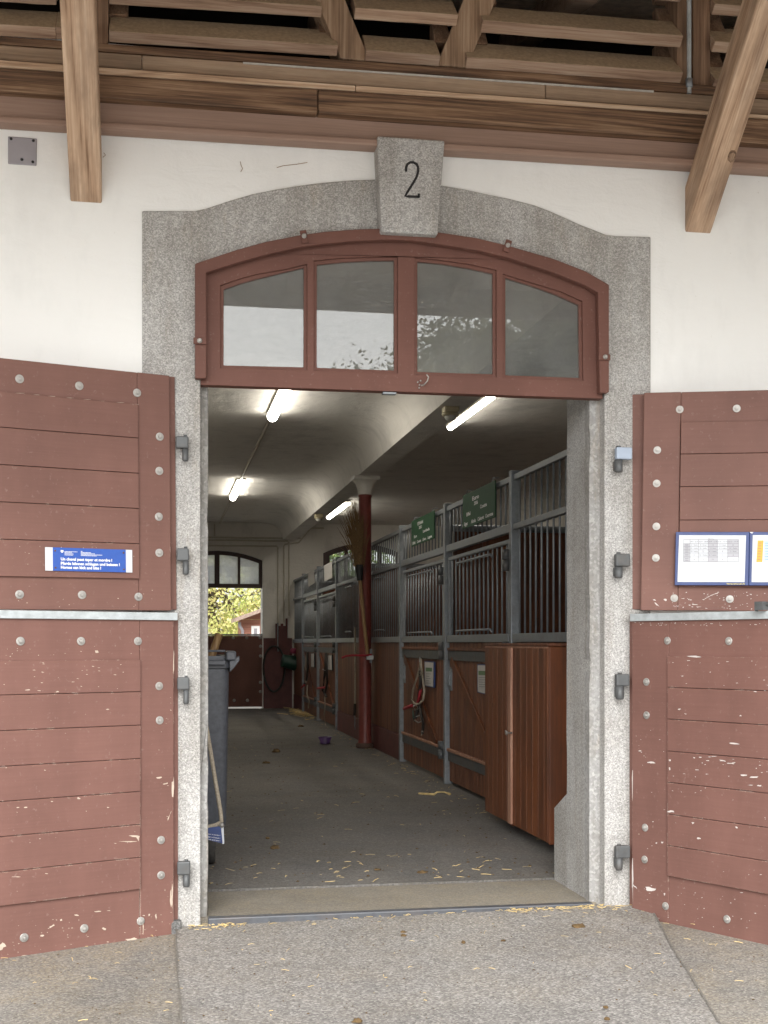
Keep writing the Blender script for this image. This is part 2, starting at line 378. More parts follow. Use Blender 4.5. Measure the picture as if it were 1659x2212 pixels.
BROWN = (.165, .085, .068)
M = dict(
    plaster=mk_plaster('cream_lime_plaster', (.80, .805, .785), .08),
    granite=mk_granite('granite', .25, .48, sc=215),
    granite_dark=mk_granite('weathered_granite', .05, .17, (1, .99, .96), 220, .6),
    concrete=mk_granite('patched_concrete_edge', .28, .37, (1, .99, .96), 90, .8),
    paint=mk_paint('brown_door_paint', BROWN, .55),
    paint_low=mk_paint('scuffed_brown_door_paint', (.176, .090, .073), .45),
    paint_win=mk_paint('brown_window_paint', (.150, .070, .054), .1, edge=False),
    cornice=mk_wood('painted_cornice_board', [(.2, (.255, .165, .122)), (.6, (.30, .195, .147)), (.9, (.33, .225, .175))], 'X', ring=3, rough=.6, bs=.12),
    beam=mk_wood('dark_stained_timber', [(.12, (.03, .015, .008)), (.35, (.10, .052, .027)), (.6, (.20, .112, .06)), (.9, (.34, .22, .135))], 'X', ring=6, rough=.6, dirt=.3, dirtcol=(.06, .03, .016)),
    edge=mk_wood('weathered_edge_board', [(.1, (.25, .15, .09)), (.5, (.50, .34, .22)), (.9, (.62, .48, .35))], 'X', ring=9, rough=.8, bs=.6),
    band=mk_wood('dusty_brown_board', [(.1, (.23, .155, .10)), (.6, (.34, .24, .16)), (.9, (.40, .30, .21))], 'X', ring=2, rough=.8, dirt=.5, dirtcol=(.09, .065, .045), bs=.15),
    strut=mk_wood('raw_brace_timber', [(.12, (.22, .125, .07)), (.35, (.42, .275, .175)), (.65, (.53, .37, .25)), (.95, (.64, .49, .355))], 'Z', ring=4.5, rough=.75, dirt=.65, dirtcol=(.10, .06, .04), rnd=True, rot=(R(-45), 0, 0), bs=.5),
    slat=mk_wood('louvre_slat_timber', [(.15, (.17, .10, .065)), (.5, (.31, .205, .14)), (.85, (.42, .32, .24))], 'X', ring=5, rough=.85, dirt=.5, dirtcol=(.36, .26, .18), vary=.5),
    dust=plain('hay_dust', (.36, .275, .18), .95, var=.25, scale=60, bmp=.6),
    postwood=mk_wood('louvre_post_timber', [(.1, (.10, .052, .03)), (.5, (.23, .135, .08)), (.9, (.35, .225, .145))], 'Z', ring=6, rough=.8, dirt=.3),
    tar=plain('tar_joint', (.150, .139, .120), .9, var=.35, scale=60),
    band_pale=plain('dusty_zinc_flashing', (.43, .41, .37), .7, var=.2, scale=30),
    galv=mk_metal('galvanised_steel', (.25, .27, .285), .5, .45, .3),
    galv_strip=mk_metal('galvanised_strip', (.47, .51, .52), .5, .35, .08),
    iron=mk_metal('grey_painted_iron', (.095, .10, .102), .55, .25, .45),
    ironblue=plain('blue_grey_hinge_paint', (.33, .39, .48), .5, var=.06),
    washer=mk_metal('zinc_washer', (.40, .385, .36), .5, .5, .25),
    black=plain('black_paint', (.012, .012, .013), .5),
    steel=mk_metal('worn_threshold_steel', (.085, .09, .10), .5, .25, .35),
    asphalt=mk_asphalt('asphalt', (.205, .192, .172), .5, 300, .95),
    ramp=mk_asphalt('ramp_asphalt', (.226, .216, .202), .2, 280, 1.0),
    floor=mk_asphalt('stable_floor_asphalt', (.14, .135, .128), .16, 220, .6),
    sill=mk_asphalt('sandstone_sill', (.225, .205, .17), .3, 300, .4),
    cream=mk_plaster('cream_interior_paint', (.72, .70, .65), .25, .6),
    dado=plain('oxblood_dado_paint', (.115, .030, .026), .5, var=.25, scale=9, bmp=.2),
    colred=plain('oxblood_column_paint', (.19, .045, .036), .4, var=.2, scale=12),
    white=plain('white_gloss_paint', (.66, .64, .58), .5, var=.06),
    varnish=mk_wood('varnished_boards', [(.1, (.085, .024, .007)), (.45, (.145, .042, .012)), (.75, (.185, .058, .016)), (.95, (.24, .085, .024))], 'Z', ring=3, gain=.9, rough=.5, dirt=.6, dirtcol=(.045, .017, .008), vary=.15, bs=.15),
    stall=mk_wood('stall_boards', [(.1, (.06, .019, .009)), (.45, (.16, .056, .025)), (.8, (.235, .093, .043)), (.95, (.31, .145, .075))], 'Z', ring=4, gain=1.0, rough=.55, dirt=.5, dirtcol=(.045, .02, .012), vary=.35, bs=.2),
    strip=mk_wood('worn_edge_strip', [(.1, (.22, .10, .06)), (.6, (.38, .20, .13)), (.9, (.48, .29, .2))], 'Z', ring=8, rough=.6),
    glass=mk_glass('dusty_window_glass', .01, .20),
    glass_back=mk_glass('hazed_back_glass', .02, .85, (.86, .88, .9)),
    tube=mk_emit('fluorescent_diffuser', (1.0, .93, .82), 11.0),
    binp=plain('dark_grey_bin_plastic', (.085, .091, .106), .42, var=.25, scale=40),
    rubber=plain('dusty_black_rubber', (.045, .042, .038), .8, var=.5, scale=50),
    navy=plain('navy_board_print', (.022, .045, .16), .4, var=.15, scale=30),
    signblue=plain('blue_sign_print', (.025, .085, .36), .4, var=.08, scale=60),
    paper=plain('white_paper', (.58, .60, .63), .7, var=.02),
    print_w=plain('white_print', (.74, .74, .74), .6, var=.02),
    print_k=plain('grey_print', (.14, .14, .15), .7, var=.02),
    print_y=plain('yellow_print', (.75, .60, .08), .6, var=.02),
    cell=plain('grey_table_cell', (.42, .42, .45), .7, var=.02),
    orange=plain('orange_table_cell', (.80, .38, .07), .7, var=.02),
    paleblue=plain('pale_blue_table_cell', (.48, .66, .84), .7, var=.02),
    green=plain('green_name_board', (.009, .060, .020), .75, var=.1),
    bucketg=plain('green_bucket_plastic', (.012, .055, .035), .4, var=.1),
    purple=plain('purple_plastic', (.07, .03, .12), .4, var=.15),
    redp=plain('red_webbing', (.32, .018, .03), .6, var=.15),
    rope=plain('pale_rope', (.36, .31, .24), .9, var=.3, scale=120),
    leather=plain('dark_leather', (.03, .024, .02), .6, var=.3, scale=60),
    twig=plain('birch_twigs', (.19, .115, .05), .8, var=.35, scale=60),
    cane=mk_wood('bamboo_handle', [(.1, (.17, .09, .035)), (.6, (.30, .18, .075)), (.9, (.38, .25, .12))], 'Z', ring=10, rough=.5),
    straw=plain('straw', (.56, .42, .19), .7, var=.35, scale=30),
    dung=plain('dry_dung', (.10, .062, .025), .95, var=.4, scale=80),
    dark=plain('loft_shade_black', (.02, .015, .012), .9),  # near-black: the loft's darkness is put into the colour
    pipe=plain('painted_pipe', (.50, .46, .38), .5, var=.08),
    winbrown=plain('dark_brown_window_paint', (.05, .021, .016), .45),
    bark=plain('bark', (.10, .075, .055), .9, var=.4, scale=14, bmp=.7),
    leaf=mk_leaf('autumn_walnut_leaves', [(.38, .52, .14), (.58, .64, .22), (.80, .74, .36), (.78, .58, .34)]),
    leafdark=mk_leaf('dark_orchard_leaves', [(.12, .15, .06), (.24, .25, .11), (.38, .31, .15)]),
    roof=plain('roof_boards', (.58, .48, .38), .85, var=.3),
    shedwood=mk_wood('red_shed_boards', [(.1, (.22, .085, .055)), (.6, (.34, .15, .10)), (.9, (.42, .21, .15))], 'X', ring=4, rough=.7),
    tiles=plain('pale_roof_tiles', (.34, .25, .20), .8, var=.25, scale=20),
    detector=plain('yellowed_detector_plastic', (.50, .44, .28), .5, var=.1),
    greyplate=plain('grey_plate', (.30, .285, .305), .5, var=.05),
    halfwhite=plain('white_house_plaster', (.75, .75, .73), .8, var=.05),
    timberblue=plain('grey_blue_timbers', (.17, .20, .24), .7, var=.1),
)
def hsh(*a): return random.Random(repr(a))

# ================================================================== SETTING
YB = 17.2                                   # inner face of the far wall
def struct(name, mb, m, **k):
    return tag(mb.build(name, m, None, **k), kind='structure')

g = MB(); g.add([(-200, -200, -.05), (200, -200, -.05), (200, 220, -.05), (-200, 220, -.05)], [(0, 1, 2, 3)])
struct('ground', g, M['asphalt'])
struct('bounce_sheet_back', MB().add([(-25, YB + .5, -.046), (30, YB + .5, -.046), (30, YB + 60, -.046), (-25, YB + 60, -.046)], [(0, 1, 2, 3)]), mk_asphalt('pale_bounce_sheet_back', (.48, .46, .42), .1, 200, .3))  # unseen pale sheet added to bounce light onto the trees behind
struct('bounce_sheet_front', MB().add([(-30, -34, -.046), (34, -34, -.046), (34, -2.6, -.046), (-30, -2.6, -.046)], [(0, 1, 2, 3)]), mk_asphalt('pale_bounce_sheet_front', (.50, .485, .46), .1, 200, .3))  # unseen pale ground added to throw light up under the eaves
# asphalt ramp that rises to the threshold
pl, pr = atY(380, 2005, -.02), atY(1405, 1985, -.02)
g = MB()
xs = [pl.x + (pr.x - pl.x) * i / 24 for i in range(25)]
ys = [-.004, -.05, -.12, -.25, -.5, -.8, -1.1, -1.5, -2.0]
fl = atZ(390, 2212, -.046); fr = atZ(1600, 2212, -.046)
def ramp_pt(i, j):
    y = ys[j]; t = -y / 1.4
    xl = pl.x + (fl.x - pl.x) * t; xr = pr.x + (fr.x - pr.x) * t
    z = -.046 + (.016 + .018 * min(1, max(0, (i / 24 - .08) / .8)) + .0025 * mnoise.noise(Vector((i * .4, j, 3)))) * max(0, 1 - (-y) / .9) ** 1.6
    return (xl + (xr - xl) * i / 24, y, z)
vv = [ramp_pt(i, j) for j in range(len(ys)) for i in range(25)]
g.add(vv, [(j*25+i, j*25+i+1, (j+1)*25+i+1, (j+1)*25+i) for j in range(len(ys)-1) for i in range(24)], True)
rmp = struct('asphalt_ramp', g, M['ramp'])
for side in (0, 24):     # tar joints where the ramp was patched into the yard
    mb = MB(); pts = [ramp_pt(side, j) for j in range(len(ys))]; vv = []
    for k, p in enumerate(pts):
        wj = .0035 + .003 * mnoise.noise(Vector((k * .9, side, 0))); dx = .012 * mnoise.noise(Vector((k * .7, side, 5)))
        vv += [(p[0] - wj + dx, p[1], p[2] + .004), (p[0] + wj + dx, p[1], p[2] + .004)]
    mb.add(vv, [(2*k, 2*k+1, 2*k+3, 2*k+2) for k in range(len(pts) - 1)])
    mb.build('tar_joint', M['tar'], rmp)
XL, XR, YR = .2018, 1.961, .053              # clear opening, depth of the rebate
struct('floor', MB().box(-.45, 6.0, .618, YB + .02, -.3, 0), M['floor'])
sill = empty('door_threshold', (1.08, .3, 0), label='worn sandstone threshold with a steel edge across the stable doorway', cat='threshold')
MB().box(XL - .05, XR + .03, .036, .60, -.2, -.006).build('sill_stone', M['sill'], sill, bevel=.006, world=True)
MB().box(XL - .003, XR - .003, -.012, .033, -.2, .001).build('steel_edge', M['steel'], sill, bevel=.006, world=True)

# ---- facade wall with the doorway cut out of it
OUT = [(307, 2060), (307, 457), (422, 457)]
ARCL = [(422, 457), (445, 452), (500, 434), (545, 421), (600, 410), (650, 402), (700, 396), (760, 391), (812, 389), (885, 391), (954, 402), (1005, 411), (1054, 422), (1104, 432), (1154, 445), (1190, 459), (1219, 472), (1250, 486), (1279, 497), (1306, 508), (1330, 511), (1404, 513), (1404, 2060)]
outer = [xz(u, v) for u, v in OUT[:2] + ARCL]
def inset(p, c=(1.1, 1.6), d=.012):
    x, z = p
    x += d if x < 1.1 else -d
    if z > 1.5: z -= d
    return (x, z)
fw = empty('facade_wall', (1.0, 0, 0), label='cream plastered stable wall around the granite doorway', cat='wall')
hole = [inset(p) for p in outer]
hole[0] = (hole[0][0], -.4); hole[-1] = (hole[-1][0], -.4)
rect = [(-7, -.4), (hole[0][0], -.4)] + hole[1:-1] + [(hole[-1][0], -.4), (9, -.4), (9, 3.78), (-7, 3.78)]
MB().prism(rect, FY, 0.0, .6).build('plaster_face', M['plaster'], fw, world=True)

# ---- granite surround
FRO = [(421.5, 569), (446, 561), (509, 540), (574, 522), (651, 507), (703, 500), (768, 495), (822, 493.5), (885, 495), (946, 501), (1031, 514), (1097, 530), (1197, 559), (1264, 585), (1315.5, 614.5)]
FRI = [(446, 588.6), (509, 568), (574, 550), (651, 533), (703, 526), (768, 520), (832, 517.6), (885, 518.2), (947, 527), (1031, 540), (1097, 556), (1197, 589), (1264, 616), (1292, 632)]
sr = empty('granite_surround', (1.08, 0, 0), label='grey granite surround arched over the stable doorway', cat='door surround')
inn = [xz(1304, 2060), xz(1304, 640)] + [xz(u, v + 12) for u, v in reversed(FRO[1:-1])] + [xz(433, 596), xz(433, 2060)]
poly = [(p[0], max(p[1], -.14)) for p in outer] + [(p[0], max(p[1], -.14)) for p in inn]
MB().prism(poly, FY, -.012, .12).build('surround_stone', M['granite'], sr, bevel=.006, world=True)
# rebate strips and reveals of the jambs
xl0, xr0 = xz(433, 1500)[0], xz(1304, 1500)[0]
def rough_edge(xa, xe, sgn, seed):
    pts = [(xa, -.14)]
    for i in range(61):
        z = -.14 + 2.56 * i / 60; q = mnoise.noise(Vector((z * 5, seed, 0))) + .8 * mnoise.noise(Vector((z * 17, seed, 2)))
        pts.append((xe - sgn * max(0, q) * .008, z))
    return pts + [(xa, 2.42)]
MB().prism(rough_edge(xl0 - .1, XL, 1, 1.3), FY, YR, .20).build('left_rebate', M['concrete'], sr, bevel=.008, world=True)
rj = MB(); nz = 40
def jag(z): return .006 * (mnoise.noise(Vector((z * 7, .3, 0))) + .6 * mnoise.noise(Vector((z * 23, 1.3, 0))))
pr_ = [(YR, XR + .003 + .004 * mnoise.noise(Vector((i * .55, 8, 0)))) for i in range(nz)]
rj.prism(rough_edge(xr0 + .1, XR, -1, 6.3), FY, YR, .12)
rj.build('right_rebate', M['concrete'], sr, bevel=.008, world=True)
prof = [(YR + .004, -.14), (.592, -.14), (.592, .36), (.395 + jag(.45), .456)]
prof += [(.395 + jag(.456 + .1 * i) * 1.6, .456 + .1 * i) for i in range(1, 19)] + [(.395, 2.42), (YR + .004, 2.42)]
MB().prism(prof, FX, XR + .006, XR + .22).build('right_reveal', M['granite_dark'] if False else M['granite'], sr, world=True)
ks = empty('keystone', (1.0, -.03, 2.7), label='granite keystone carved with a black 2 above the arch', cat='keystone')
kp = [xz(815, 293, -.095), xz(961, 303, -.095), xz(946, 507, -.095), xz(824, 500, -.095)]
MB().prism(kp, FY, -.095, .10).build('stone_block', M['granite'], ks, bevel=.008, world=True)
# the numeral, a thin stroke as cut by hand
num = [(877, 371), (877, 362), (880, 355), (886, 351), (893, 351), (900, 355), (903, 362), (903, 371), (900, 382), (894, 393), (887, 404), (880, 415), (875, 424), (882, 424.5), (892, 425), (905, 425.5)]
def stroke(mb, pts, wd, fn, y0, y1):
    L, Rr = [], []
    P = [Vector((a, b)) for a, b in pts]
    for i, p in enumerate(P):
        t = (P[min(i+1, len(P)-1)] - P[max(i-1, 0)]).normalized(); n = Vector((-t.y, t.x))
        L.append(p + n * wd / 2); Rr.append(p - n * wd / 2)
    for i in range(len(P) - 1):
        q = [L[i], L[i+1], Rr[i+1], Rr[i]]
        mb.add([fn(a.x, a.y, y0) for a in q] + [fn(a.x, a.y, y1) for a in q], [(0,1,2,3),(4,7,6,5),(0,4,5,1),(1,5,6,2),(2,6,7,3),(3,7,4,0)])
sm = []
for i in range(len(num) - 1):
    for k in range(4 if i < 11 else 1):
        t = k / 4; sm.append(tuple(num[i][j] * (1 - t) + num[i+1][j] * t for j in (0, 1)))
sm.append(num[-1])
mb = MB(); stroke(mb, [xz(u, v, -.095) for u, v in sm], .0105, FY, -.0975, -.090)
p1 = xz(905, 426, -.095); mb.box(p1[0] - .006, p1[0] + .004, -.0975, -.09, p1[1] - .002, p1[1] + .016)
mb.build('numeral', M['black'], ks, world=True)
p = xz(300, 2025, -.1)
tag(MB().box(-3.2, xz(392, 2020, -.06)[0], -.06, -.002, -.2, .004).build('wall_plinth', M['granite_dark'], None, bevel=.01),
    'dark granite plinth along the wall foot under the doors', 'plinth')

# ---- arched transom window
tw = empty('transom_window', (1.08, -.02, 2.2), label='brown arched transom window with four dusty panes over the doorway', cat='window')
YF = -.052; YS = -.006
fo = [xz(u, v, YF) for u, v in FRO]; fi = [xz(u, v, YF) for u, v in FRI]
fpoly = [xz(421.5, 817, YF)] + fo + [xz(1315.5, 848, YF), xz(1296, 848, YF)] + list(reversed(fi)) + [xz(446, 817, YF)]
MB().prism(fpoly, FY, YF, -.013).build('frame_board', M['paint_win'], tw, bevel=.004, world=True)
PAN = [[(483, 626), (520, 613), (560, 602), (610, 590), (656, 579), (656, 794), (483, 790)],
       [(684, 573), (740, 567), (800, 564), (851, 563.5), (851, 801), (684, 795)],
       [(901, 566), (955, 571), (1010, 580), (1064, 592), (1064, 809), (901, 804)],
       [(1091, 601), (1150, 619), (1200, 637), (1249, 659), (1251, 817), (1091, 811)]]
sash = [xz(432, 831, YS), xz(434, 590, YS)] + [xz(u, v + 4, YS) for u, v in FRO[1:-1]] + [xz(1302, 625, YS), xz(1302, 861, YS)]
def grow(poly, d):
    cx = sum(p[0] for p in poly) / len(poly); cz = sum(p[1] for p in poly) / len(poly)
    return [(p[0] + (d if p[0] > cx else -d), p[1] + (d if p[1] > cz else -d)) for p in poly]
holes = [grow([xz(u, v, .012) for u, v in q], .014) for q in PAN]
MB().prism([sash] + holes, FY, YS, .05).build('sash', M['paint_win'], tw, bevel=.004, world=True)
for q in PAN:
    pq = [xz(u, v, .012) for u, v in q]
    MB().prism([grow(pq, .0145), pq], FY, .004, .03).build('glazing_bead', M['paint_win'], tw, bevel=.003, world=True)
    MB().prism(grow(pq, .006), FY, .016, .020).build('pane', M['glass'], tw, world=True)
for (u, v, ang) in ((656.5, 511, -10), (1096, 531, 17), (431, 737, -90), (1306, 772, 90)):
    c = atY(u, v, -.056)
    Mx = Matrix.Translation(c) @ Matrix.Rotation(R(ang), 4, 'Y')
    cl = MB().box(-.014, .014, -.008, .004, -.030, .026).xf(Mx).build('clip', M['paint_win'], tw, bevel=.003, world=True)
    MB().lathe([(.011, -.012), (.011, -.008)], 14, ax='y').lathe([(.0065, -.019), (.0065, -.012)], 6, ax='y', smooth=False).xf(Mx).build('screw', M['washer'], cl, world=True)
for (u, v) in ((902, 826), (908, 823), (906, 832), (911, 833), (905, 838)):
    c = atY(u, v, YS)
    MB().lathe([(.0045, -.006), (.003, .001)], 8, c=c, ax='y').build('nail', M['washer'], tw, world=True)
c = atY(920, 826, YS)
MB().tube([c + Vector((-.012, .004, -.014)), c + Vector((-.010, -.022, -.012)), c + Vector((0, -.03, 0)), c + Vector((.006, -.028, .018)), c + Vector((-.002, -.024, .03))], .003, 6).build('hook', M['washer'], tw, world=True)
c = atY(840, 850, .02)
MB().box(c.x - .03, c.x + .03, 0, .03, c.z - .006, c.z + .002).build('catch_plate', M['galv'], tw, world=True)

# ---- small things on the facade
ep = empty('cover_plate', atY(48, 326, 0), label='grey square cover plate screwed to the plaster beside the timber brace', cat='cover plate')
a = [xz(17, 294, -.004), xz(80, 299, -.004), xz(79, 358, -.004), xz(17, 354, -.004)]
MB().prism(a, FY, -.006, .002).build('plate', M['greyplate'], ep, bevel=.012, world=True)
for (u, v) in ((24, 300), (72, 304), (71, 350), (47, 345)):
    c = atY(u, v, -.006); MB().lathe([(.006, -.003), (.006, .001)], 8, c=c, ax='y').build('screw', M['black'], ep, world=True)

# ---- timber bands under the loft
def hline(u0, v0, u1, v1, Y, x0=-7, x1=9):
    a, b = atY(u0, v0, Y), atY(u1, v1, Y); k = (b.z - a.z) / (b.x - a.x)
    return lambda x: a.z + k * (x - a.x)
def band(name, lo, hi, y0, y1, m, parent, xs=(-7, 9), bev=.005):
    x0, x1 = xs
    mb = MB().add([(x0, y0, lo(x0)), (x1, y0, lo(x1)), (x1, y1, lo(x1)), (x0, y1, lo(x0)), (x0, y0, hi(x0)), (x1, y0, hi(x1)), (x1, y1, hi(x1)), (x0, y1, hi(x0))],
                  [(0,3,2,1),(4,5,6,7),(0,1,5,4),(1,2,6,5),(2,3,7,6),(3,0,4,7)])
    return mb.build(name, m, parent, bevel=bev, world=True)
tb = empty('loft_timber_band', (1, -.1, 3.5), label='horizontal band of brown painted and weathered timbers above the plaster', cat='timber band')
l_cb = hline(0, 268, 1480, 361, -.06); l_cm = hline(0, 252, 1480, 344, -.06); l_ct = hline(0, 196, 1480, 299, -.06)
band('cornice_board', l_cm, lambda x: l_ct(x) + .03, -.06, .0, M['cornice'], tb)
band('cornice_bead', l_cb, lambda x: l_cm(x) - .004, -.085, .0, M['cornice'], tb, bev=.012)
l2 = lambda x: l_cb(x) + .018
l_tb = hline(0, 196, 1480, 299, -.11); l_tt = hline(0, 147, 1480, 246, -.11)
xj = atY(687, 220, -.11).x
band('stained_board', l_tb, l_tt, -.11, -.0, M['beam'], tb, xs=(-7, xj - .0015))
band('stained_board', l_tb, l_tt, -.112, -.0, M['beam'], tb, xs=(xj + .0015, 9))
l_e0 = hline(0, 147, 1480, 246, -.095); l_e1 = hline(0, 130, 1480, 236, -.095)
xe = atY(768, 190, -.095).x
band('weathered_edge', l_e0, l_e1, -.100, -.0, M['edge'], tb, xs=(-7, xe - .001))
band('weathered_edge', l_e0, l_e1, -.098, -.0, M['edge'], tb, xs=(xe + .001, 9))
l_b0 = hline(0, 130, 1480, 236, -.05); l_b1 = hline(0, 98, 1480, 203, -.05)
for (a_, b_) in ((-7, atY(306, 120, -.05).x), (atY(306, 120, -.05).x + .002, atY(1177, 195, -.05).x), (atY(1177, 195, -.05).x + .002, 9)):
    band('dusty_fascia', l_b0, l_b1, -.055, .0, M['band'], tb, xs=(a_, b_))
xf0, xf1 = atY(525, 133, -.058).x, atY(1412, 198, -.058).x
band('pale_flashing', hline(0, 100.5, 1480, 204, -.06), hline(0, 97, 1480, 200, -.06), -.060, -.054, M['band_pale'], tb, xs=(xf0, xf1), bev=.001)
l_p0 = hline(0, 98, 1480, 203, -.02); l_p1 = hline(0, 80, 1480, 182, -.02)
band('sole_plate', l_p0, l_p1, -.03, .12, M['postwood'] if False else M['beam'], tb)

# ---- louvred loft wall
lw = empty('loft_louvre_wall', (1, .05, 3.75), label='louvred loft wall of dusty tilted boards between timber posts', cat='louvre wall')
YP = -.005
def post_px(name, pts, d0, d1, m):
    MB().prism([xz(u, v, d0) for u, v in pts], FY, d0, d1).build(name, m, lw, bevel=.006, world=True)
UP = -150       # timbers run on above the frame
post_px('post', [(205, UP), (234, UP), (234, 96), (205, 96)], YP, .14, M['postwood'])
post_px('post', [(1463, UP), (1485, UP), (1485, 204), (1463, 200)], YP, .14, M['postwood'])
post_px('post', [(1497, UP), (1534, UP), (1534, 206), (1497, 204)], YP, .14, M['postwood'])
post_px('post', [(-420, UP), (-385, UP), (-385, 60), (-420, 60)], YP, .14, M['postwood'])
post_px('post', [(2040, UP), (2076, UP), (2076, 250), (2040, 248)], YP, .14, M['postwood'])
mdiag = mk_wood('diagonal_brace_timber', [(.1, (.12, .07, .04)), (.5, (.28, .18, .11)), (.9, (.42, .30, .20))], 'Z', ring=6, rough=.85, dirt=.3, dirtcol=(.15, .1, .065))
post_px('diagonal_brace', [(617, UP), (678, UP), (688, 0), (750, 0), (802, 133), (738, 126)][0:0] + [(622, UP), (684, UP), (800, 133), (736, 126)], YP - .012, .13, mdiag)
post_px('diagonal_brace', [(1063, UP), (1136, UP), (1008, 147), (943, 141)], YP - .012, .13, mdiag)
def slat(u0, v0, u1, v1, thick=.05, depth=.17, beta=47, y=-.018, over=0):
    a, b = atY(u0, v0, y), atY(u1, v1, y)
    sb, cb = math.sin(R(beta)), math.cos(R(beta)); n = Vector((0, -sb, cb)); d = Vector((0, cb, sb))
    k = 10; top = []; bot = []
    rr = hsh(u0, v0)
    vv = []; ff = []
    for i in range(k + 1):
        p = a + (b - a) * (i / k); wv = Vector((0, 0, rr.uniform(-.001, .001)))
        vv += [p + wv, p + n * thick + wv, p + n * thick + d * depth + wv, p + d * depth + wv]
    for i in range(k):
        o = 4 * i
        ff += [(o, o+4, o+5, o+1), (o+1, o+5, o+6, o+2), (o+2, o+6, o+7, o+3), (o+3, o+7, o+4, o)]
    ff += [(0, 1, 2, 3), (4*k+3, 4*k+2, 4*k+1, 4*k)]
    mb = MB().add(vv, ff)
    o = mb.build('slat', [M['slat'], M['dust']], lw, bevel=.004, world=True)
    inv_n = n
    for p_ in o.data.polygons:
        if p_.normal.dot(inv_n) > .9: p_.material_index = 1
    return o
slat(-330, 60, 122, 86); slat(-330, -15, 122, 12); slat(-330, -90, 122, -62)
slat(122, 85, 206, 89)
slat(236, 92, 728, 122, .048); slat(236, 10, 694, 38, .048); slat(236, -68, 660, -46)
slat(788, 133, 948, 144); slat(765, 42, 986, 57); slat(740, -42, 1020, -22)
slat(1005, 149, 1469, 181, .053); slat(1038, 71, 1469, 104, .055); slat(1078, -28, 1469, 5, .05); slat(1100, -100, 1469, -76)
slat(1537, 194, 2050, 228); slat(1537, 113, 2050, 150); slat(1537, 32, 2050, 72); slat(1537, -48, 2050, -10)
def block(u, v, wd=.075, h=.13):
    c = atY(u, v, .03)
    MB().prism([(.0, 0), (.12, 0), (.12, h), (.08, h)], lambda a, b, d: (c.x + d, c.y + a, c.z + b), 0, wd).build('slat_block', M['postwood'], lw, bevel=.004, world=True)
for (u, v) in ((690, 74), (656, -8), (1430, 140), (1430, 58), (1430, -16), (940, 90), (1020, 92), (238, 30), (1536, 150), (1536, 66), (205, 30), (1040, 5)): block(u, v)
MB().tube([atY(1488.5, 203, -.03), atY(1488.5, UP, -.03)], .0105, 10).build('conduit_pipe', M['galv_strip'], lw, world=True)
c = atY(1488.5, 180, -.03); MB().lathe([(.016, -.02), (.016, .02)], 10, c=c).build('conduit_clamp', M['galv'], lw, world=True)

# ---- roof braces
def brace(name, ub, uw, vb, sidew, depth_px, label):
    """timber rising outward at 45 degrees; (ub..ub+uw, vb) is where its underside meets the wall"""
    a = atY(ub, vb, 0.0); b = atY(ub + uw, vb, 0.0); wd = b.x - a.x
    e = empty(name, ((a.x + b.x) / 2, 0, a.z), label=label, cat='timber brace', group='timber braces under the eaves')
    L = 1.75; sq = .155
    d = Vector((0, -1, 1)).normalized(); n = Vector((0, 1, 1)).normalized()
    vv = []
    for t in (-.0, L):
        for (x, q) in ((a.x, 0), (a.x + wd, 0), (a.x + wd, sq), (a.x, sq)):
            vv.append(Vector((x, 0, a.z)) + d * t + n * q + (Vector((0, 0, 0)) if t else Vector((0, 0, 0))))
    # the foot is cut level where it is let into the wall
    MB().add(vv, [(0,3,2,1),(4,5,6,7),(0,1,5,4),(1,2,6,5),(2,3,7,6),(3,0,4,7)]).build('timber', M['strut'], e, bevel=.007, world=True)
    if sidew:
        q = ray(1581, 337); t = (Vector((a.x, 0, a.z)) - CAMP).dot(n) / q.dot(n); c = CAMP + q * t; rr = hsh('knot')
        for nm, k, off, m_ in (('knot_ring', 1.0, .0012, 'beam'), ('knot', .62, .0024, 'strut')):
            pts = [c - n * off + Vector((.020 * k * math.cos(w_) * rr.uniform(.85, 1.15), 0, 0)) + d * (.030 * k * math.sin(w_) * rr.uniform(.85, 1.15)) for w_ in [math.pi * 2 * i / 14 for i in range(14)]]
            back = [p + n * .004 for p in pts]
            MB().add(pts + back, [tuple(range(14)), tuple(reversed(range(14, 28)))] + [(i, (i + 1) % 14, 14 + (i + 1) % 14, 14 + i) for i in range(14)]).build(nm, M[m_], e, world=True)
    return e
brace('roof_brace', 152, 68, 436, 0, 0, 'weathered timber brace nearest the grey cover plate, rising from the wall')
brace('roof_brace', 1480, 55, 502, 1, 0, 'pale timber brace with a knot, on the wall above the notice board door')

# ---- roof over everything
rf = empty('stable_roof', (3, 8.6, 8.5), label='wooden stable roof overhanging the front wall', cat='roof')
r1 = [(-2.7, 3.62), (8.6, 6.6), (18.1, 4.10), (18.1, 4.20), (8.6, 6.7), (-2.7, 3.72)]
MB().prism(r1, FX, -8.5, 10.5).build('roof_boards', M['roof'], rf, world=True)
for x in [-8 + 1.1 * i for i in range(17)]:
    MB().add([(x + dx, -2.6 + 5.6 * t, 3.49 + 1.477 * t + dz) for t in (0, 1) for dx, dz in ((0, 0), (.1, 0), (.1, .13), (0, .13))],
             [(0,3,2,1),(4,5,6,7),(0,1,5,4),(1,2,6,5),(2,3,7,6),(3,0,4,7)]).build('rafter', M['slat'], rf, world=True)
MB().box(-8.5, 10.5, -2.74, -2.70, 3.43, 3.73).build('fascia', M['slat'], rf, world=True)
for x in (-7.0, 9.0):
    struct('gable_wall', MB().prism([(0.02, -.3), (0.02, 4.2), (8.6, 6.5), (17.3, 4.2), (17.3, -.3)], FX, x, x + (.3 if x > 0 else -.3)), M['plaster'])
struct('loft_dark_screen', MB().box(-7, 9, 1.4, 1.45, 3.7, 4.75), M['dark'])  # added dark sheet, stands in for shade in the louvre gaps
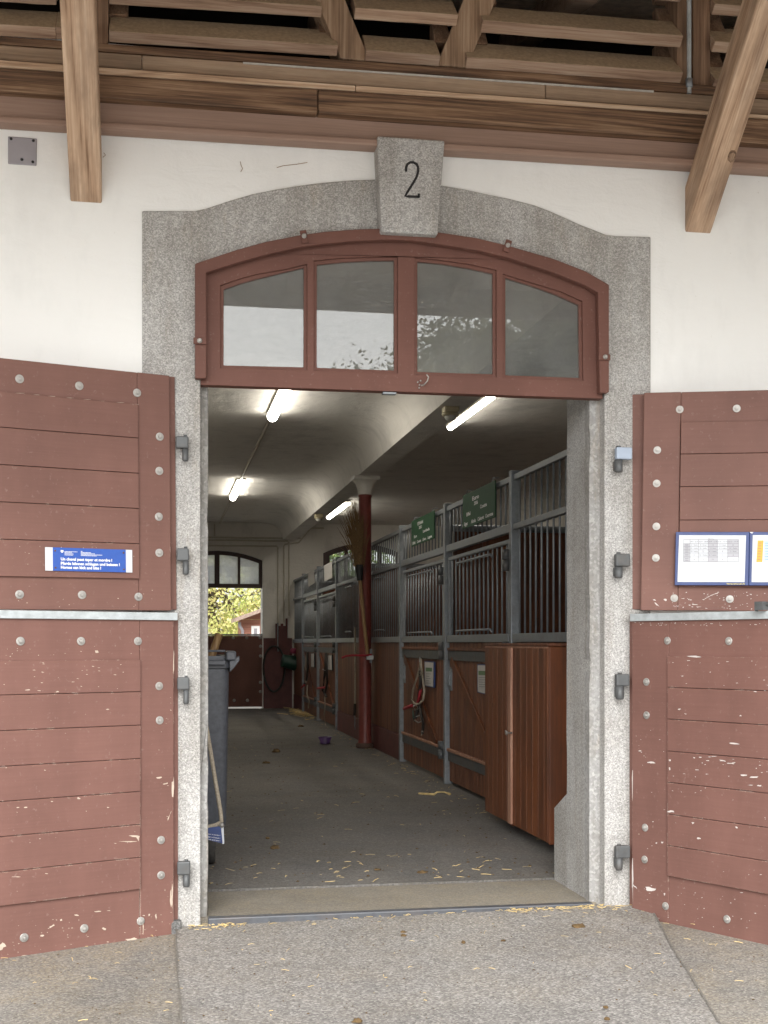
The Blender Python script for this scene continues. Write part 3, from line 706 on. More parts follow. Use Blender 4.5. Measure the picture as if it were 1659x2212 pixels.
struct('loft_back_wall', MB().box(-7, 9, YB, YB + .3, 3.7, 4.3), M['dark'])

# ================================================================== STABLE INTERIOR
XS = 2.40                                    # line of the stall fronts
cz, bz = 3.40, 3.10
pf = [(-.45, 3.75), (-.45, 2.9), (-.38, 3.12), (-.22, 3.29), (.05, 3.38), (.3, cz), (1.80, cz), (1.92, 3.392), (2.02, 3.365), (2.10, 3.31), (2.16, 3.22), (2.19, bz), (2.43, bz), (2.46, 3.22), (2.52, 3.31), (2.60, 3.365), (2.70, 3.392), (2.82, cz), (5.3, cz), (5.7, 3.36), (6.0, 3.2), (6.0, 3.75)]
o = struct('ceiling', MB().prism(pf, FY, .58, YB + .01, smooth=False), M['cream'])
for p_ in o.data.polygons: p_.use_smooth = abs(p_.normal.y) < .5
o.data.set_sharp_from_angle(angle=R(35))
struct('aisle_side_wall', MB().box(-.75, -.4, .6, YB + .3, -.3, 3.75), M['cream'])
struct('stall_side_wall', MB().box(5.95, 6.3, .6, YB + .3, -.3, 3.75), M['cream'])
# far wall with the opposite doorway
def arch(x0, x1, zs, zc, zb=-.3, n=14):
    cx, h = (x0 + x1) / 2, (x1 - x0) / 2
    return [(x0, zb)] + [(cx - h * math.cos(math.pi * i / n), zs + (zc - zs) * (1 - (1 - math.sin(math.pi * i / n)) ** 1.0) if 0 else zs + (zc - zs) * (1 - math.cos(math.pi * (i / n - .5)) ** 0 * ((2 * i / n - 1) ** 2)) if 0 else zs + (zc - zs) * (1 - math.cos(math.pi * i / n) ** 2)) for i in range(n + 1)] + [(x1, zb)]
A1 = arch(.2, 1.82, 2.72, 2.89); A2 = arch(2.94, 4.42, 2.86, 3.05, 2.35)
outl = [(-.45, -.3)] + A1 + [(6.0, -.3), (6.0, 3.75), (-.45, 3.75)]
struct('far_wall', MB().prism([outl, A2], FY, YB, YB + .45), M['cream'])
struct('dado', MB().box(1.835, 2.36, YB - .012, YB + .2, 0, 1.29), M['dado'])
# far transom, half door
ft = empty('far_transom', (1, YB + .2, 2.4), label='dark arched transom window over the far stable doorway', cat='window')
yq = YB + .12
def pxs(l, Y=yq): return [xz(u, v, Y) for u, v in l]
cxm = 1.01
def sym(pts): return pts + [(2 * cxm - x, z) for x, z in reversed(pts)]
ob = [(x, z) for x, z in A1[1:-1]]
zbot = xz(500, 1270, yq)[1]
fr_out = [(.2, zbot)] + ob + [(1.82, zbot)]
zp0 = xz(500, 1261, yq)[1]
def pane_out(xa, xb):
    def zt(x): return 2.72 + .17 * (1 - ((x - 1.01) / .81) ** 2) - .075
    return [(xa, zp0)] + [(xa + (xb - xa) * i / 6, zt(xa + (xb - xa) * i / 6)) for i in range(7)] + [(xb, zp0)]
xm0, xm1 = xz(463.5, 1230, yq)[0], xz(474, 1230, yq)[0]
xa0, xa1 = xz(513.6, 1230, yq)[0], xz(519, 1230, yq)[0]; xb0 = xz(559, 1230, yq)[0]
c_ = (xm0 + xm1) / 2
FP = [(xm1, xa0), (xa1, xb0), (2*c_-xa0, xm0), (2*c_-xb0, 2*c_-xa1)]
MB().prism([fr_out] + [pane_out(*q) for q in FP], FY, yq, yq + .06).build('frame', M['winbrown'], ft, world=True)
for q in FP: MB().prism(pane_out(q[0] - .01, q[1] + .01), FY, yq + .028, yq + .032).build('pane', M['glass_back'], ft, world=True)
fd = empty('far_half_door', (1, YB + .1, 0), label='closed brown lower door leaf of the far doorway, under the bright opening', cat='door')
MB().box(.2, 1.815, YB + .06, YB + .11, .03, 1.33).build('door_frame', M['paint_win'], fd, world=True)
MB().box(.2, 1.815, YB + .05, YB + .115, 1.335, 1.365).build('top_strip', M['galv'], fd, world=True)
vl = [1390, 1406, 1421.5, 1437, 1452.5, 1468, 1483, 1498.6]
xr_ = xz(552, 1450, YB + .05)[0]
for i in range(7):
    z1, z0 = xz(500, vl[i], YB + .05)[1], xz(500, vl[i + 1], YB + .05)[1]
    MB().box(.46, xr_, YB + .046, YB + .07, z0 + .003, z1 - .003).build('plank', M['paint_win'], fd, world=True)
for (u, v) in ((477, 1377.5), (504, 1377.5), (533, 1377.5), (562, 1377.5), (562.8, 1396), (562.8, 1417), (562.5, 1474), (562.5, 1494), (505.8, 1513), (534.5, 1513)):
    MB().lathe([(.028, -.012), (.03, .002)], 12, c=atY(u, v, YB + .058), ax='y').build('bolt', M['washer'], fd, world=True)
# second far window over a closed door, seen through the bars
f2 = empty('far_side_window', (3.7, YB + .1, 2.4), label='dark framed window beyond the stall bars, green outside', cat='window')
def p2(xa, xb):
    def zt(x): return 2.86 + .19 * (1 - ((x - 3.68) / .74) ** 2) - .10
    return [(xa, 2.44)] + [(xa + (xb - xa) * i / 4, zt(xa + (xb - xa) * i / 4)) for i in range(5)] + [(xb, 2.44)]
P2 = [(3.06, 3.34), (3.41, 3.65), (3.74, 3.98), (4.05, 4.30)]
MB().prism([[(2.94, 2.35)] + A2[1:-1] + [(4.42, 2.35)]] + [p2(*q) for q in P2], FY, YB + .02, YB + .08).build('frame', M['winbrown'], f2, world=True)
for q in P2: MB().prism(p2(q[0] - .01, q[1] + .01), FY, YB + .048, YB + .052).build('pane', M['glass_back'] if 0 else M['glass'], f2, world=True)
# water pipes and hose board on the far wall
pp = empty('wall_pipes', (1.9, YB, 3), label='cream painted water pipes running along and down the far wall', cat='pipes')
def pxp(l, off=.03): return [atY(u, v, YB - off) for u, v in l]
for l in ([(380, 1166), (621, 1169), (624, 1172), (624, 1330)], [(380, 1178), (598, 1180), (600, 1183), (600, 1345)], [(700, 1141), (672, 1141), (645, 1172), (615, 1176), (613, 1180), (613, 1345)], [(380, 1160), (650, 1163)], [(463, 1132), (463, 1158)]):
    MB().tube(pxp(l), .014, 8).build('pipe', M['pipe'], pp, world=True)
hb = empty('hose_board', atY(608, 1400, YB), label='dark red stepped board behind the taps on the far wall', cat='board')
bp = [(595, 1403), (595, 1347), (600, 1347), (600, 1352), (606, 1352), (606, 1347), (612, 1347), (612, 1352), (617, 1352), (617, 1336), (621, 1336), (621, 1403)]
MB().prism([xz(u, v, YB - .03) for u, v in bp], FY, YB - .045, YB - .013).build('backboard', M['dado'], hb, world=True)
MB().tube([atY(600, 1345, YB - .07), atY(600, 1400, YB - .07), atY(601, 1407, YB - .1)], .013, 8).build('tap_pipe', M['galv'], hb, world=True)
hs_ = [atY(601 + 0 * i, 1404, YB - .1) for i in range(1)]
hp = []
for i in range(33):
    a = math.pi * 2 * i / 32 + math.pi / 2
    u = 592 - 23 * math.cos(a) * (1 + .08 * math.sin(a)); v = 1445 - 49 * math.sin(a)
    hp.append(atY(u, v, YB - .09 - .03 * math.sin(a * .5)))
tag(MB().tube(hp, .019, 8).build('water_hose', M['rubber'], None), 'black hose looped on the red far wall', 'hose')
bk = empty('green_bucket', atY(625, 1430, YB - .5), label='green bucket hung on its side by the far stall', cat='bucket')
Mb = Matrix.Translation(atY(624, 1430, YB - .35)) @ Matrix.Rotation(R(-78), 4, 'Y') @ Matrix.Rotation(R(8), 4, 'X')
MB().lathe([(.11, .13), (.115, .12), (.135, -.12), (.14, -.13), (.128, -.13), (.10, .10)], 20).xf(Mb).build('tub', M['bucketg'], bk, world=True)
MB().tube([Mb @ Vector((.135 * math.cos(a), .16 * math.sin(a) - .0, -.13 - .0)) for a in [math.pi * i / 8 for i in range(9)]], .006, 6).build('bail', M['galv'], bk, world=True)
tag(MB().lathe([(.05, 0), (.06, .07), (.045, .10)], 12, c=atY(634, 1412, YB - .32)).build('pink_pot', plain('pink_plastic', (.32, .05, .10), .5), None), 'small pink pot above the green bucket', 'pot')

# ---- column
cl = empty('column', (2.29, 8.49, 0), label='slender oxblood red iron column with a white flared capital', cat='column')
MB().lathe([(.085, .055), (.078, .07), (.074, .12), (.072, 2.86), (.078, 2.87), (.078, 2.895)], 24).build('shaft', M['colred'], cl)
MB().lathe([(.10, 0), (.105, .01), (.105, .045), (.09, .058)], 20).build('base_ring', plain('rusty_base', (.10, .06, .045), .9), cl)
cp = MB(); nn = 32; rows = [(2.895, .078, 0), (2.93, .080, .2), (2.97, .088, .5), (3.01, .103, .8), (3.04, .125, 1), (3.062, .150, 1)]
vv = []
for (z, r, q) in rows:
    for k in range(nn):
        a = 2 * math.pi * k / nn
        sqf = 1 / max(abs(math.cos(a)), abs(math.sin(a)))
        rr = r * (1 + q * .22 * (sqf - 1)) * (1 + .03 * math.cos(8 * a))
        vv.append((rr * math.cos(a), rr * math.sin(a), z))
cp.add(vv, [(i*nn+k, i*nn+(k+1) % nn, (i+1)*nn+(k+1) % nn, (i+1)*nn+k) for i in range(len(rows)-1) for k in range(nn)], True)
cp.box(-.148, .148, -.148, .148, 3.06, 3.099)
cp.build('capital', M['white'], cl)

# ---- lamps, detectors, conduits
def lamp(X, y0, y1, z, label, hw=.05):
    e = empty('tube_lamp', (X, y0, z), label=label, cat='ceiling lamp', group='fluorescent tube lamps on the ceiling')
    MB().box(X - hw - .005, X + hw + .005, y0, y1, z - .02, z).build('housing', M['white'], e, bevel=.004, world=True)
    pf_ = [(hw * math.cos(math.pi * i / 10), -hw * 1.1 * math.sin(math.pi * i / 10)) for i in range(11)]
    MB().prism(pf_, lambda a, b, d: (X + a, d, z - .021 + b), y0 + .01, y1 - .01, True).build('diffuser', M['tube'], e, world=True)
    return e
lamp(1.04, 4.6, 6.35, cz - .01, 'first glowing tube lamp over the left of the aisle, just inside the doorway')
lamp(1.04, 11.05, 13.0, cz - .01, 'far glowing tube lamp over the aisle, towards the bright doorway')
lamp(2.82, 4.9, 6.5, cz - .03, 'glowing tube lamp beside the near detector under the beam', .034)
lamp(2.80, 13.2, 15.4, cz - .03, 'glowing tube lamp behind the twig broom', .04)
def conduit(pts, lb):
    return tag(MB().tube(pts, .017, 8).build('lamp_conduit', M['pipe'], None), lb, 'conduit', 'ceiling conduits')
conduit([(1.04, 6.35, cz - .014), (1.04, 11.05, cz - .014)], 'thin ceiling conduit joining the two aisle lamps'); conduit([(1.04, 13.0, cz - .014), (1.04, YB - .02, cz - .014)], 'thin ceiling conduit from the far aisle lamp to the far wall')
def detector(u, v, Y, label):
    c = atY(u, v, Y); c.z = bz
    e = empty('motion_detector', c, label=label, cat='detector', group='round detectors under the ceiling beam')
    MB().box(-.06, .06, -.06, .06, -.045, -.001).build('mount_box', M['detector'], e, bevel=.008)
    MB().lathe([(.066, -.046), (.07, -.055), (.066, -.068), (.05, -.07)], 20).build('collar', M['detector'], e)
    MB().lathe([(.05, -.07), (.045, -.09), (.03, -.106), (.005, -.112)], 18).build('dome', M['white'], e)
detector(973, 890, 4.25, 'yellowed detector dome under the beam beside the near lamp')
detector(689, 1115, 12.6, 'yellowed detector dome under the beam, far end near the broom')

# ================================================================== STABLE DOORS
def leaf_frame(u, v, Y, e):
    O = atY(u, v, Y); O.z = 0
    x = Vector(e).normalized(); z0 = Vector((0, 0, 1)); y = z0.cross(x).normalized(); z = x.cross(y)
    Mx = Matrix((( x.x, y.x, z.x, O.x), (x.y, y.y, z.y, O.y), (x.z, y.z, z.z, O.z), (0, 0, 0, 1)))
    return Mx
class Leaf:
    def __init__(s, name, label, u, Y, e, side, top):
        s.M = leaf_frame(u, 1389, Y, e); s.side = side       # side +1: local +y looks at the viewer
        s.e = empty(name, M=s.M, label=label, cat='stable door', group='brown stable door leaves')
        s.Mi = s.M.inverted()
        s.nrm = (s.M.to_3x3() @ Vector((0, 1, 0))); s.o = s.M.translation
        s.paint = M['paint'] if top else M['paint_low']
    def px(s, u, v, y=0.0):
        r = ray(u, v); o = s.o + s.nrm * y * s.side
        t = (o - CAMP).dot(s.nrm) / r.dot(s.nrm); q = s.Mi @ (CAMP + r * t)
        return q.x, q.z
    def box(s, name, x0, x1, y0, y1, z0, z1, m=None, bevel=.003, parent=None):
        return MB().box(x0, x1, y0 * s.side, y1 * s.side, z0, z1).build(name, m or s.paint, parent or s.e, bevel=bevel)
    def bolt(s, u, v, y=0.0):
        x, z = s.px(u, v, y + .006); sd_ = s.side; rr = hsh(u, v); a = rr.uniform(0, 1)
        mb = MB()
        if BOLT.get(sd_) is None:
            mb.lathe([(.0175, 0), (.0175, .0022), (.0162, .0032), (.009, .0036)], 20, ax='y', smooth=False)
            hx = MB().lathe([(.0098, .003), (.0098, .0075), (.0085, .0095)], 6, ax='y', smooth=False)
            hx.lathe([(.005, .009), (.005, .0125), (.004, .013)], 10, ax='y', smooth=False)
            mb.v += [Vector(p) for p in hx.v]; off = len(mb.v) - len(hx.v)
            mb.f += [[off + i for i in f] for f in hx.f]; mb.sm += hx.sm
            if sd_ < 0: mb.v = [Vector((p.x, -p.y, p.z)) for p in mb.v]
            o = mb.build('bolt', M['washer'], s.e); BOLT[sd_] = o
        else:
            o = BOLT[sd_].copy(); COL.objects.link(o); o.parent = s.e
        o.location = (x, y * sd_, z); o.rotation_euler = (0, a * 6, 0)
        return o
    def hinge(s, box, pin, m=None):
        """box, pin: pixel rectangles of the knuckle and the pintle pin on the stone"""
        m = m or M['iron']
        a = atY(box[0], box[1], -.055); b = atY(box[2], box[3], -.055)
        k = MB().box(a.x, b.x, -.068, -.036, a.z, b.z).build('hinge_knuckle', m, s.e, bevel=.006, world=True)
        c = atY((pin[0] + pin[2]) / 2, pin[1], -.055); d = atY((pin[0] + pin[2]) / 2, pin[3], -.055)
        r = abs(atY(pin[2], pin[1], -.055).x - atY(pin[0], pin[1], -.055).x) / 2
        pb = MB().lathe([(r, d.z + .002), (r, a.z + .0)] if 0 else [(r * .8, d.z - .004), (r, d.z + .002), (r, c.z - .001)], 14, c=(c.x, -.052, 0))
        MB().box(c.x - .011, c.x + .011, -.05, .0, d.z + .006, c.z - .004).build('pin_bracket', M['iron'], s.e, world=True)
        MB().lathe([(r * .55, a.z), (r * .55, a.z + .007)], 10, c=(c.x, -.052, 0)).build('pin_tip', M['iron'], s.e, world=True)
        pb.build('hinge_pin', M['iron'], k, world=False).parent = k
        return k
BOLT = {}
def fixpin(leaf):
    # pins are built in world space; hand them the leaf's inverse so they stay where the stone holds them
    for k in leaf.e.children:
        if k.name.startswith('hinge_knuckle'):
            for p in k.children:
                me = p.data
                for v_ in me.vertices: v_.co = leaf.Mi @ v_.co
def make_leaf(L, W, zb, zt, xs, pz, planks, bolts, th=.028, rab=.02, back0=-.012, xend=None, plab=.012):
    """xs: stile width / panel edge, pz: (bottom, top) of the raised panel, planks: seam heights from the top"""
    t = .045
    L.box('stile', rab, xs - .0008, -th, 0, zb, zt)
    L.box('stile', W - xs, W, -th, 0, zb, zt)
    L.box('rail', xs, W - xs - .0008, -th, -.0006, pz[1] - .02, zt - .001)
    L.box('rail', xs, W - xs - .0008, -th, -.0006, zb + .001, pz[0] + .02)
    L.box('backing', back0, W + .012, -th - .034, -th + .002, zb + .004, zt + .003)
    x1 = W - xs
    for i in range(len(planks) - 1):
        zt_, zb_ = planks[i], planks[i + 1]
        q = MB().box(xs + .001, x1 - .001, -.02 * L.side, plab * L.side, zb_ + .0010, zt_ - .0010)
        q.build('plank', L.paint, L.e, bevel=.0025)
    for (u, v) in bolts: L.bolt(u, v)

# upper left
L1 = Leaf('upper_door_leaf', 'upper brown door leaf carrying the blue horse warning sign', 376, -.055, (-.938, -.347, -.0085), 1, True)
W1 = 1.02
xs1, zt1 = L1.px(297, 874); _, zb1 = L1.px(298, 1251)
ztop = L1.px(372, 812)[1]; zbt = L1.px(372, 1319)[1]
seams = [zt1] + [L1.px(297, v)[1] for v in (947, 1023, 1099, 1175)] + [zb1]
make_leaf(L1, W1, zbt, ztop, xs1, (zb1, zt1), seams,
          [(43, 818), (172, 833), (297, 848), (346, 943), (345, 1017), (344, 1116), (345, 1194), (43, 1284), (178, 1285), (300, 1289)], rab=.001, back0=-.034)
for b in (((380, 942, 407, 969), (393.5, 969, 407, 994)), ((382, 1184, 408, 1212), (394.5, 1212, 408, 1239))): L1.hinge(*b)
fixpin(L1)
# lower left
L2 = Leaf('lower_door_leaf', 'lower brown door leaf beside the wheeled bin, paint flaked along its bottom edge', 376, -.055, (-.911, -.413, 0), 1, False)
xs2, zt2 = L2.px(302, 1424); zb2 = L2.px(302, 1920)[1]
ztop2 = L2.px(374, 1326)[1]; zbt2 = L2.px(374, 2020)[1]
seams = [zt2] + [L2.px(302, v)[1] for v in (1494, 1566, 1638, 1709, 1780, 1851)] + [zb2]
make_leaf(L2, 1.0, zbt2, ztop2, xs2, (zb2, zt2), seams,
          [(45, 1385), (176, 1385), (299, 1385), (345, 1482), (346, 1556), (349, 1815), (349, 1891), (53, 2026), (183, 2006), (305, 1990)], rab=.001, back0=-.032)
za, zb_ = L2.px(379, 1323.5, .012)[1], L2.px(379, 1340, .012)[1]
L2.box('metal_strip', -.012, 1.0, -.062, .012, zb_, za, M['galv_strip'], .002)
for b in (((383, 1463, 409, 1490), (396, 1490, 408, 1519)), ((383, 1861, 411, 1889), (395, 1889, 410, 1914))): L2.hinge(*b)
fixpin(L2)
# upper right: its rebated edge shows as a step
L3 = Leaf('upper_door_leaf', 'upper brown door leaf carrying the navy notice board', 1364, -.055, (.929, -.370, -.0150), -1, True)
rab3 = L3.px(1389, 1000)[0]
xs3, zt3 = L3.px(1470.5, 912.5); zb3 = L3.px(1462, 1268)[1]
ztop3 = L3.px(1370, 846)[1]; zbt3 = L3.px(1364, 1318)[1]
seams = [zt3] + [L3.px(1468, v)[1] for v in (981.6, 1052, 1124, 1196)] + [zb3]
make_leaf(L3, 1.02, zbt3, ztop3 - .006, xs3, (zb3, zt3), seams,
          [(1468.5, 884), (1591.6, 882), (1419.8, 972), (1418.6, 1044), (1417.9, 1137), (1416.9, 1205), (1456.6, 1292), (1576.6, 1294)], rab=rab3, back0=-.036, th=.05)
L3.hinge((1330, 966, 1364, 993), (1328, 993, 1345, 1018), M['ironblue']); L3.hinge((1329, 1196, 1360, 1224), (1328, 1224, 1345, 1247))
fixpin(L3)
# lower right
L4 = Leaf('lower_door_leaf', 'lower brown door leaf with long pale scrapes, below the notice board', 1364, -.06, (.477, -.879, 0), -1, False)
xs4, zt4 = L4.px(1444.3, 1417.5); zb4 = L4.px(1444, 1891.6)[1]
ztop4 = L4.px(1365, 1328)[1]; zbt4 = L4.px(1365, 1985)[1]
seams = [zt4] + [L4.px(1444.3, v)[1] for v in (1484.6, 1553, 1621.8, 1689.3, 1758, 1825.4)] + [zb4]
make_leaf(L4, 1.0, zbt4, ztop4, xs4, (zb4, zt4), seams,
          [(1440, 1384), (1572.7, 1384.7), (1394.7, 1473), (1395, 1545), (1391.9, 1788), (1390.8, 1857), (1435.9, 1957.7), (1568.8, 1986)], rab=.002, back0=-.034)
za, zb_ = L4.px(1366, 1326, .012)[1], L4.px(1366, 1342, .012)[1]
L4.box('metal_strip', .0, 1.0, -.062, .012, zb_, za, M['galv_strip'], .002)
L4.hinge((1330, 1456, 1358, 1482), (1331, 1482, 1348, 1509)); L4.hinge((1329, 1827, 1360, 1853), (1330, 1853, 1345, 1878))
fixpin(L4)
# latch on top of the lower right leaf, at the edge of the frame
def lp(L, u, v, y):
    x, z = L.px(u, v, y); return Vector((x, y * L.side, z))
lt = MB().tube([lp(L4, 1634, 1320, .02), lp(L4, 1636, 1309, .02), lp(L4, 1644, 1305, .02), lp(L4, 1664, 1304, .02)], .008, 8)
lt.v += []; lt.box(*[f(lp(L4, 1645, 1306, .0).x, lp(L4, 1662, 1306, .0).x) for f in (min, max)], -.05, .0, lp(L4, 1650, 1318, 0).z, lp(L4, 1650, 1300, 0).z)
lt.build('latch', M['iron'], L4.e)

# bare-wood chips and scrapes where the photograph shows the larger ones
def chips(L, lst, y):
    mb = MB()
    for (u, v, du, dv, sk) in lst:
        rr = hsh(u, v); n = 9; pts = []
        for k in range(n):
            a = 2 * math.pi * k / n; q = rr.uniform(.35, 1.15)
            pts.append(L.px(u + du * q * math.cos(a) + sk * math.sin(a) * dv, v + dv * .85 * q * math.sin(a), y))
        yy = (y + .0009) * L.side
        c = (sum(p[0] for p in pts) / n, sum(p[1] for p in pts) / n)
        mb.add([(c[0], yy, c[1])] + [(p[0], yy, p[1]) for p in pts], [(0, 1 + k, 1 + (k + 1) % n) for k in range(n)])
    return mb
flake = plain('bare_primer', (.50, .41, .33), .8, var=.15, scale=60)
flakew = plain('bare_white_primer', (.56, .51, .48), .8, var=.1, scale=60)
P = .0125
def rnd_chips(seed, n, u0, u1, v0, v1, f=lambda u, v: 0, smax=3):
    r = random.Random(seed); out = []
    for i in range(n):
        u = r.uniform(u0, u1); v = r.uniform(v0, v1)
        out.append((u, v + f(u, v), r.uniform(.8, smax) * (1.5 if r.random() < .3 else 1), r.uniform(.5, 1.3), r.uniform(-.5, .5)))
    return out
c1 = [(116, 1422, 6, 4, 0)][0:0] + [(60, 1490, 9, 1.6, 0), (85, 1492, 5, 1.3, 0), (124, 1494, 4, 2, 0), (170, 1724, 5, 3, .3), (38, 1744, 4, 1.6, 0), (55, 1744, 5, 1.6, 0), (112, 1731, 5, 1.4, 0),
     (233, 1532, 5, 1.3, 0), (278, 1818, 22, 1.4, .3), (290, 1806, 12, 2.4, .6), (298, 1811, 4, 7, 0), (36, 1894, 12, 1.4, 0), (100, 1887, 5, 1.2, 0), (233, 1744, 3, 1.6, 0)]
c1 += rnd_chips(3, 24, 5, 296, 1430, 1488, smax=3.4) + rnd_chips(5, 14, 5, 296, 1500, 1840, smax=2)
chips(L2, c1, P).build('chip', flake, L2.e)
c2 = [(212, 1969, 13, 2, .2), (235, 1967, 5, 1, 0), (165, 1977, 6, 3, 0), (132, 1987, 3, 3, 0), (113, 2000, 5, 5, -1), (224, 2006, 5, 4, .4), (91, 2021, 5, 2.4, 0), (283, 2030, 18, 6, -.6), (337, 1981, 2.6, 9, 0), (322, 1976, 2, 4, 0),
      (373, 1700, 3, 38, -.05), (345, 1680, 8, 2.6, -.5), (358, 1693, 7, 3, -.8), (366, 1761, 1.2, 14, -.3), (208, 1407, 5, 4, .3), (330, 2026, 24, 2, 0), (190, 2046, 20, 1.5, .3), (28, 2070, 14, 2.4, 0), (4, 2044, 9, 12, 0), (60, 2064, 20, 1.6, 0), (372, 1930, 1.4, 40, 0), (375, 1430, 1.4, 34, 0), (369, 1940, 3, 22, 0), (309, 2000, 1.4, 22, 0)]
c2 += rnd_chips(8, 42, 5, 370, 1965, 2030, lambda u, v: (300 - u) * .11, 2.2) + rnd_chips(9, 14, 340, 372, 1480, 1960, smax=1.6) + rnd_chips(12, 14, 5, 290, 1395, 1420, smax=2)
chips(L2, c2, 0).build('chip', flake, L2.e)
c3 = [(1513, 1636, 4, 1.6, 0), (1500, 1637, 3, 2, 0), (1529, 1643, 4, 2, 0), (1541, 1634, 8, 1.2, 0), (1562, 1643, 10, 2.6, 1.5), (1580, 1649, 9, 2, 1.5), (1608, 1675, 11, 2.4, 1), (1630, 1679, 12, 3, .7), (1641, 1697, 5, 2.4, 0), (1622, 1696, 8, 1, 1.6), (1506, 1663, 6, 1.6, .4), (1527, 1672, 5, 1, 0),
      (1449, 1753, 8, 3, .5), (1497, 1778, 3, 3, 0), (1509, 1811, 5, 3.6, .5), (1447, 1642, 3, 2.6, 0), (1447, 1660, 2.4, 4, 0), (1501, 1418, 19, 2.6, 0), (1631, 1494, 4, 1.6, 0), (1467, 1532, 4, 2, 0), (1481, 1542, 3, 1.4, 0), (1591, 1787, 3, 3, .5), (1600, 1546, 3, 2, 0), (1588, 1606, 12, 3, 1.4)]
c3 += rnd_chips(21, 18, 1448, 1659, 1424, 1500, smax=3) + rnd_chips(22, 16, 1448, 1659, 1630, 1680, smax=3) + rnd_chips(23, 14, 1448, 1659, 1690, 1900, smax=2)
chips(L4, c3, P).build('chip', flakew, L4.e)
c4 = [(1407, 1647, 9, 3, .9), (1383, 1622, 4, 1.6, .3), (1403, 1920, 13, 6, .4), (1436, 1931, 2, 4, 0), (1431, 1820, 3, 3, 0), (1418, 1821, 2.6, 2, 0), (1371, 1915, 3, 9, .6), (1375, 1983, 10, 6, 0), (1400, 1990, 12, 6, .5), (1428, 2001, 16, 3, .5), (1480, 2014, 26, 2, .2), (1540, 2028, 30, 2, .2), (1630, 2049, 30, 2.4, .2), (1366.5, 1700, 1, 60, 0), (1367, 1900, 1.6, 60, 0), (1603, 1928, 5, 1.4, 0), (1680, 1990, 4, 5, 0)]
c4 += rnd_chips(31, 36, 1370, 1659, 1344, 1352, smax=2.4) + rnd_chips(32, 34, 1370, 1659, 1900, 1975, lambda u, v: (u - 1370) * .17, 2.2) + rnd_chips(33, 16, 1372, 1440, 1560, 1900, smax=1.6)
chips(L4, c4, 0).build('chip', flakew, L4.e)
c5 = [(1520 + 4 * i, 1295 - 2.6 * i + .1 * i * i, 3.4, 1.1, -.4) for i in range(8)] + [(1476, 1293, 6, .9, 0), (1491, 1296, 7, 1, .6), (1501, 1306, 9, 1.3, -.6), (1508, 1311, 9, 1, 0), (1490, 1307, 5, 1.2, 0), (1437, 1296, 4, 3, 0), (1414, 1296, 3, 2, .8), (1419, 1306, 2, 6, .8)]
c5 += rnd_chips(41, 60, 1450, 1655, 1276, 1316, smax=2.6)
chips(L3, c5, 0).build('chip', flakew, L3.e)
chips(L1, rnd_chips(44, 14, 10, 290, 1180, 1240, smax=1.6), P).build('chip', flake, L1.e)
chips(L1, [(0 + 35 * i, 846 + 3.4 * i, 24, .8, .1) for i in range(1, 9)] + rnd_chips(45, 20, 10, 370, 1265, 1312, smax=1.8), .0005).build('chip', flake, L1.e)

# ================================================================== LETTERING
def text_mesh(s, bold=.0):
    cu = bpy.data.curves.new('t', 'FONT'); cu.body = s; cu.size = 1; cu.offset = bold; cu.resolution_u = 3
    ob = bpy.data.objects.new('t', cu); COL.objects.link(ob)
    dg = bpy.context.evaluated_depsgraph_get()
    me = bpy.data.meshes.new_from_object(ob.evaluated_get(dg))
    vv = [v.co.copy() for v in me.vertices]; ff = [list(p.vertices) for p in me.polygons]
    bpy.data.objects.remove(ob); bpy.data.curves.remove(cu); bpy.data.meshes.remove(me)
    return vv, ff
def put_text(mb, s, O, ex, ez, h, width=None, bold=0.0, align='l', fit=True):
    """O: 3-d baseline point, ex/ez unit vectors; h cap height in metres; width optional"""
    vv, ff = text_mesh(s, bold)
    if not vv: return
    x0 = min(v.x for v in vv); x1 = max(v.x for v in vv); k = h / .70
    kx = k if width is None else width / (x1 - x0)
    off = 0 if align == 'l' else -(x1 - x0) * kx / (2 if align == 'c' else 1)
    mb.add([O + ex * ((v.x - x0) * kx + off) + ez * (v.y * k) for v in vv], ff)

# blue warning sign on the upper left leaf
ws = empty('warning_sign', M=L1.M, label='blue warning sign about kicking and biting horses on the upper door leaf', cat='sign')
tl, tr, br_, bl = [L1.px(u, v, .016) for u, v in ((97.3, 1181.8), (285.4, 1188), (285.7, 1236.8), (97.6, 1232.4))]
def sx_(a, t): return (tl[0] + (tr[0] - tl[0]) * a, tl[1] + (tr[1] - tl[1]) * a + (bl[1] - tl[1]) * t + ((br_[1] - tr[1]) - (bl[1] - tl[1])) * a * t)
ysg = .0185
def quad(mb, a0, a1, t0, t1, y): mb.prism([sx_(a0, t0), sx_(a1, t0), sx_(a1, t1), sx_(a0, t1)], FY, y - .0012, y)
mb = MB(); quad(mb, 0, 1, 0, 1, ysg - .002); mb.box(tr[0] + .06, tl[0] - .06, .010, ysg - .0034, bl[1] + .02, tl[1] - .03); mb.build('white_backing', M['paper'], ws)
mb = MB(); quad(mb, .084, .922, .0, 1.0, ysg); mb.build('blue_field', M['signblue'], ws)
mb = MB(); ex = Vector((-1, 0, (tr[1] - tl[1]) / (tl[0] - tr[0]))).normalized(); ez = Vector((0, 0, 1)); Wd = tl[0] - tr[0]; Hd = tl[1] - bl[1]
for s, a, t, wdt in (('Un cheval peut taper et mordre !', .172, .545, .588), ('Pferde können schlagen und beissen !', .172, .73, .678), ('Horses can kick and bite !', .172, .90, .458)):
    p = sx_(a, t); put_text(mb, s, Vector((p[0], ysg + .0006, p[1])), ex, ez, Hd * .118, Wd * wdt, .04)
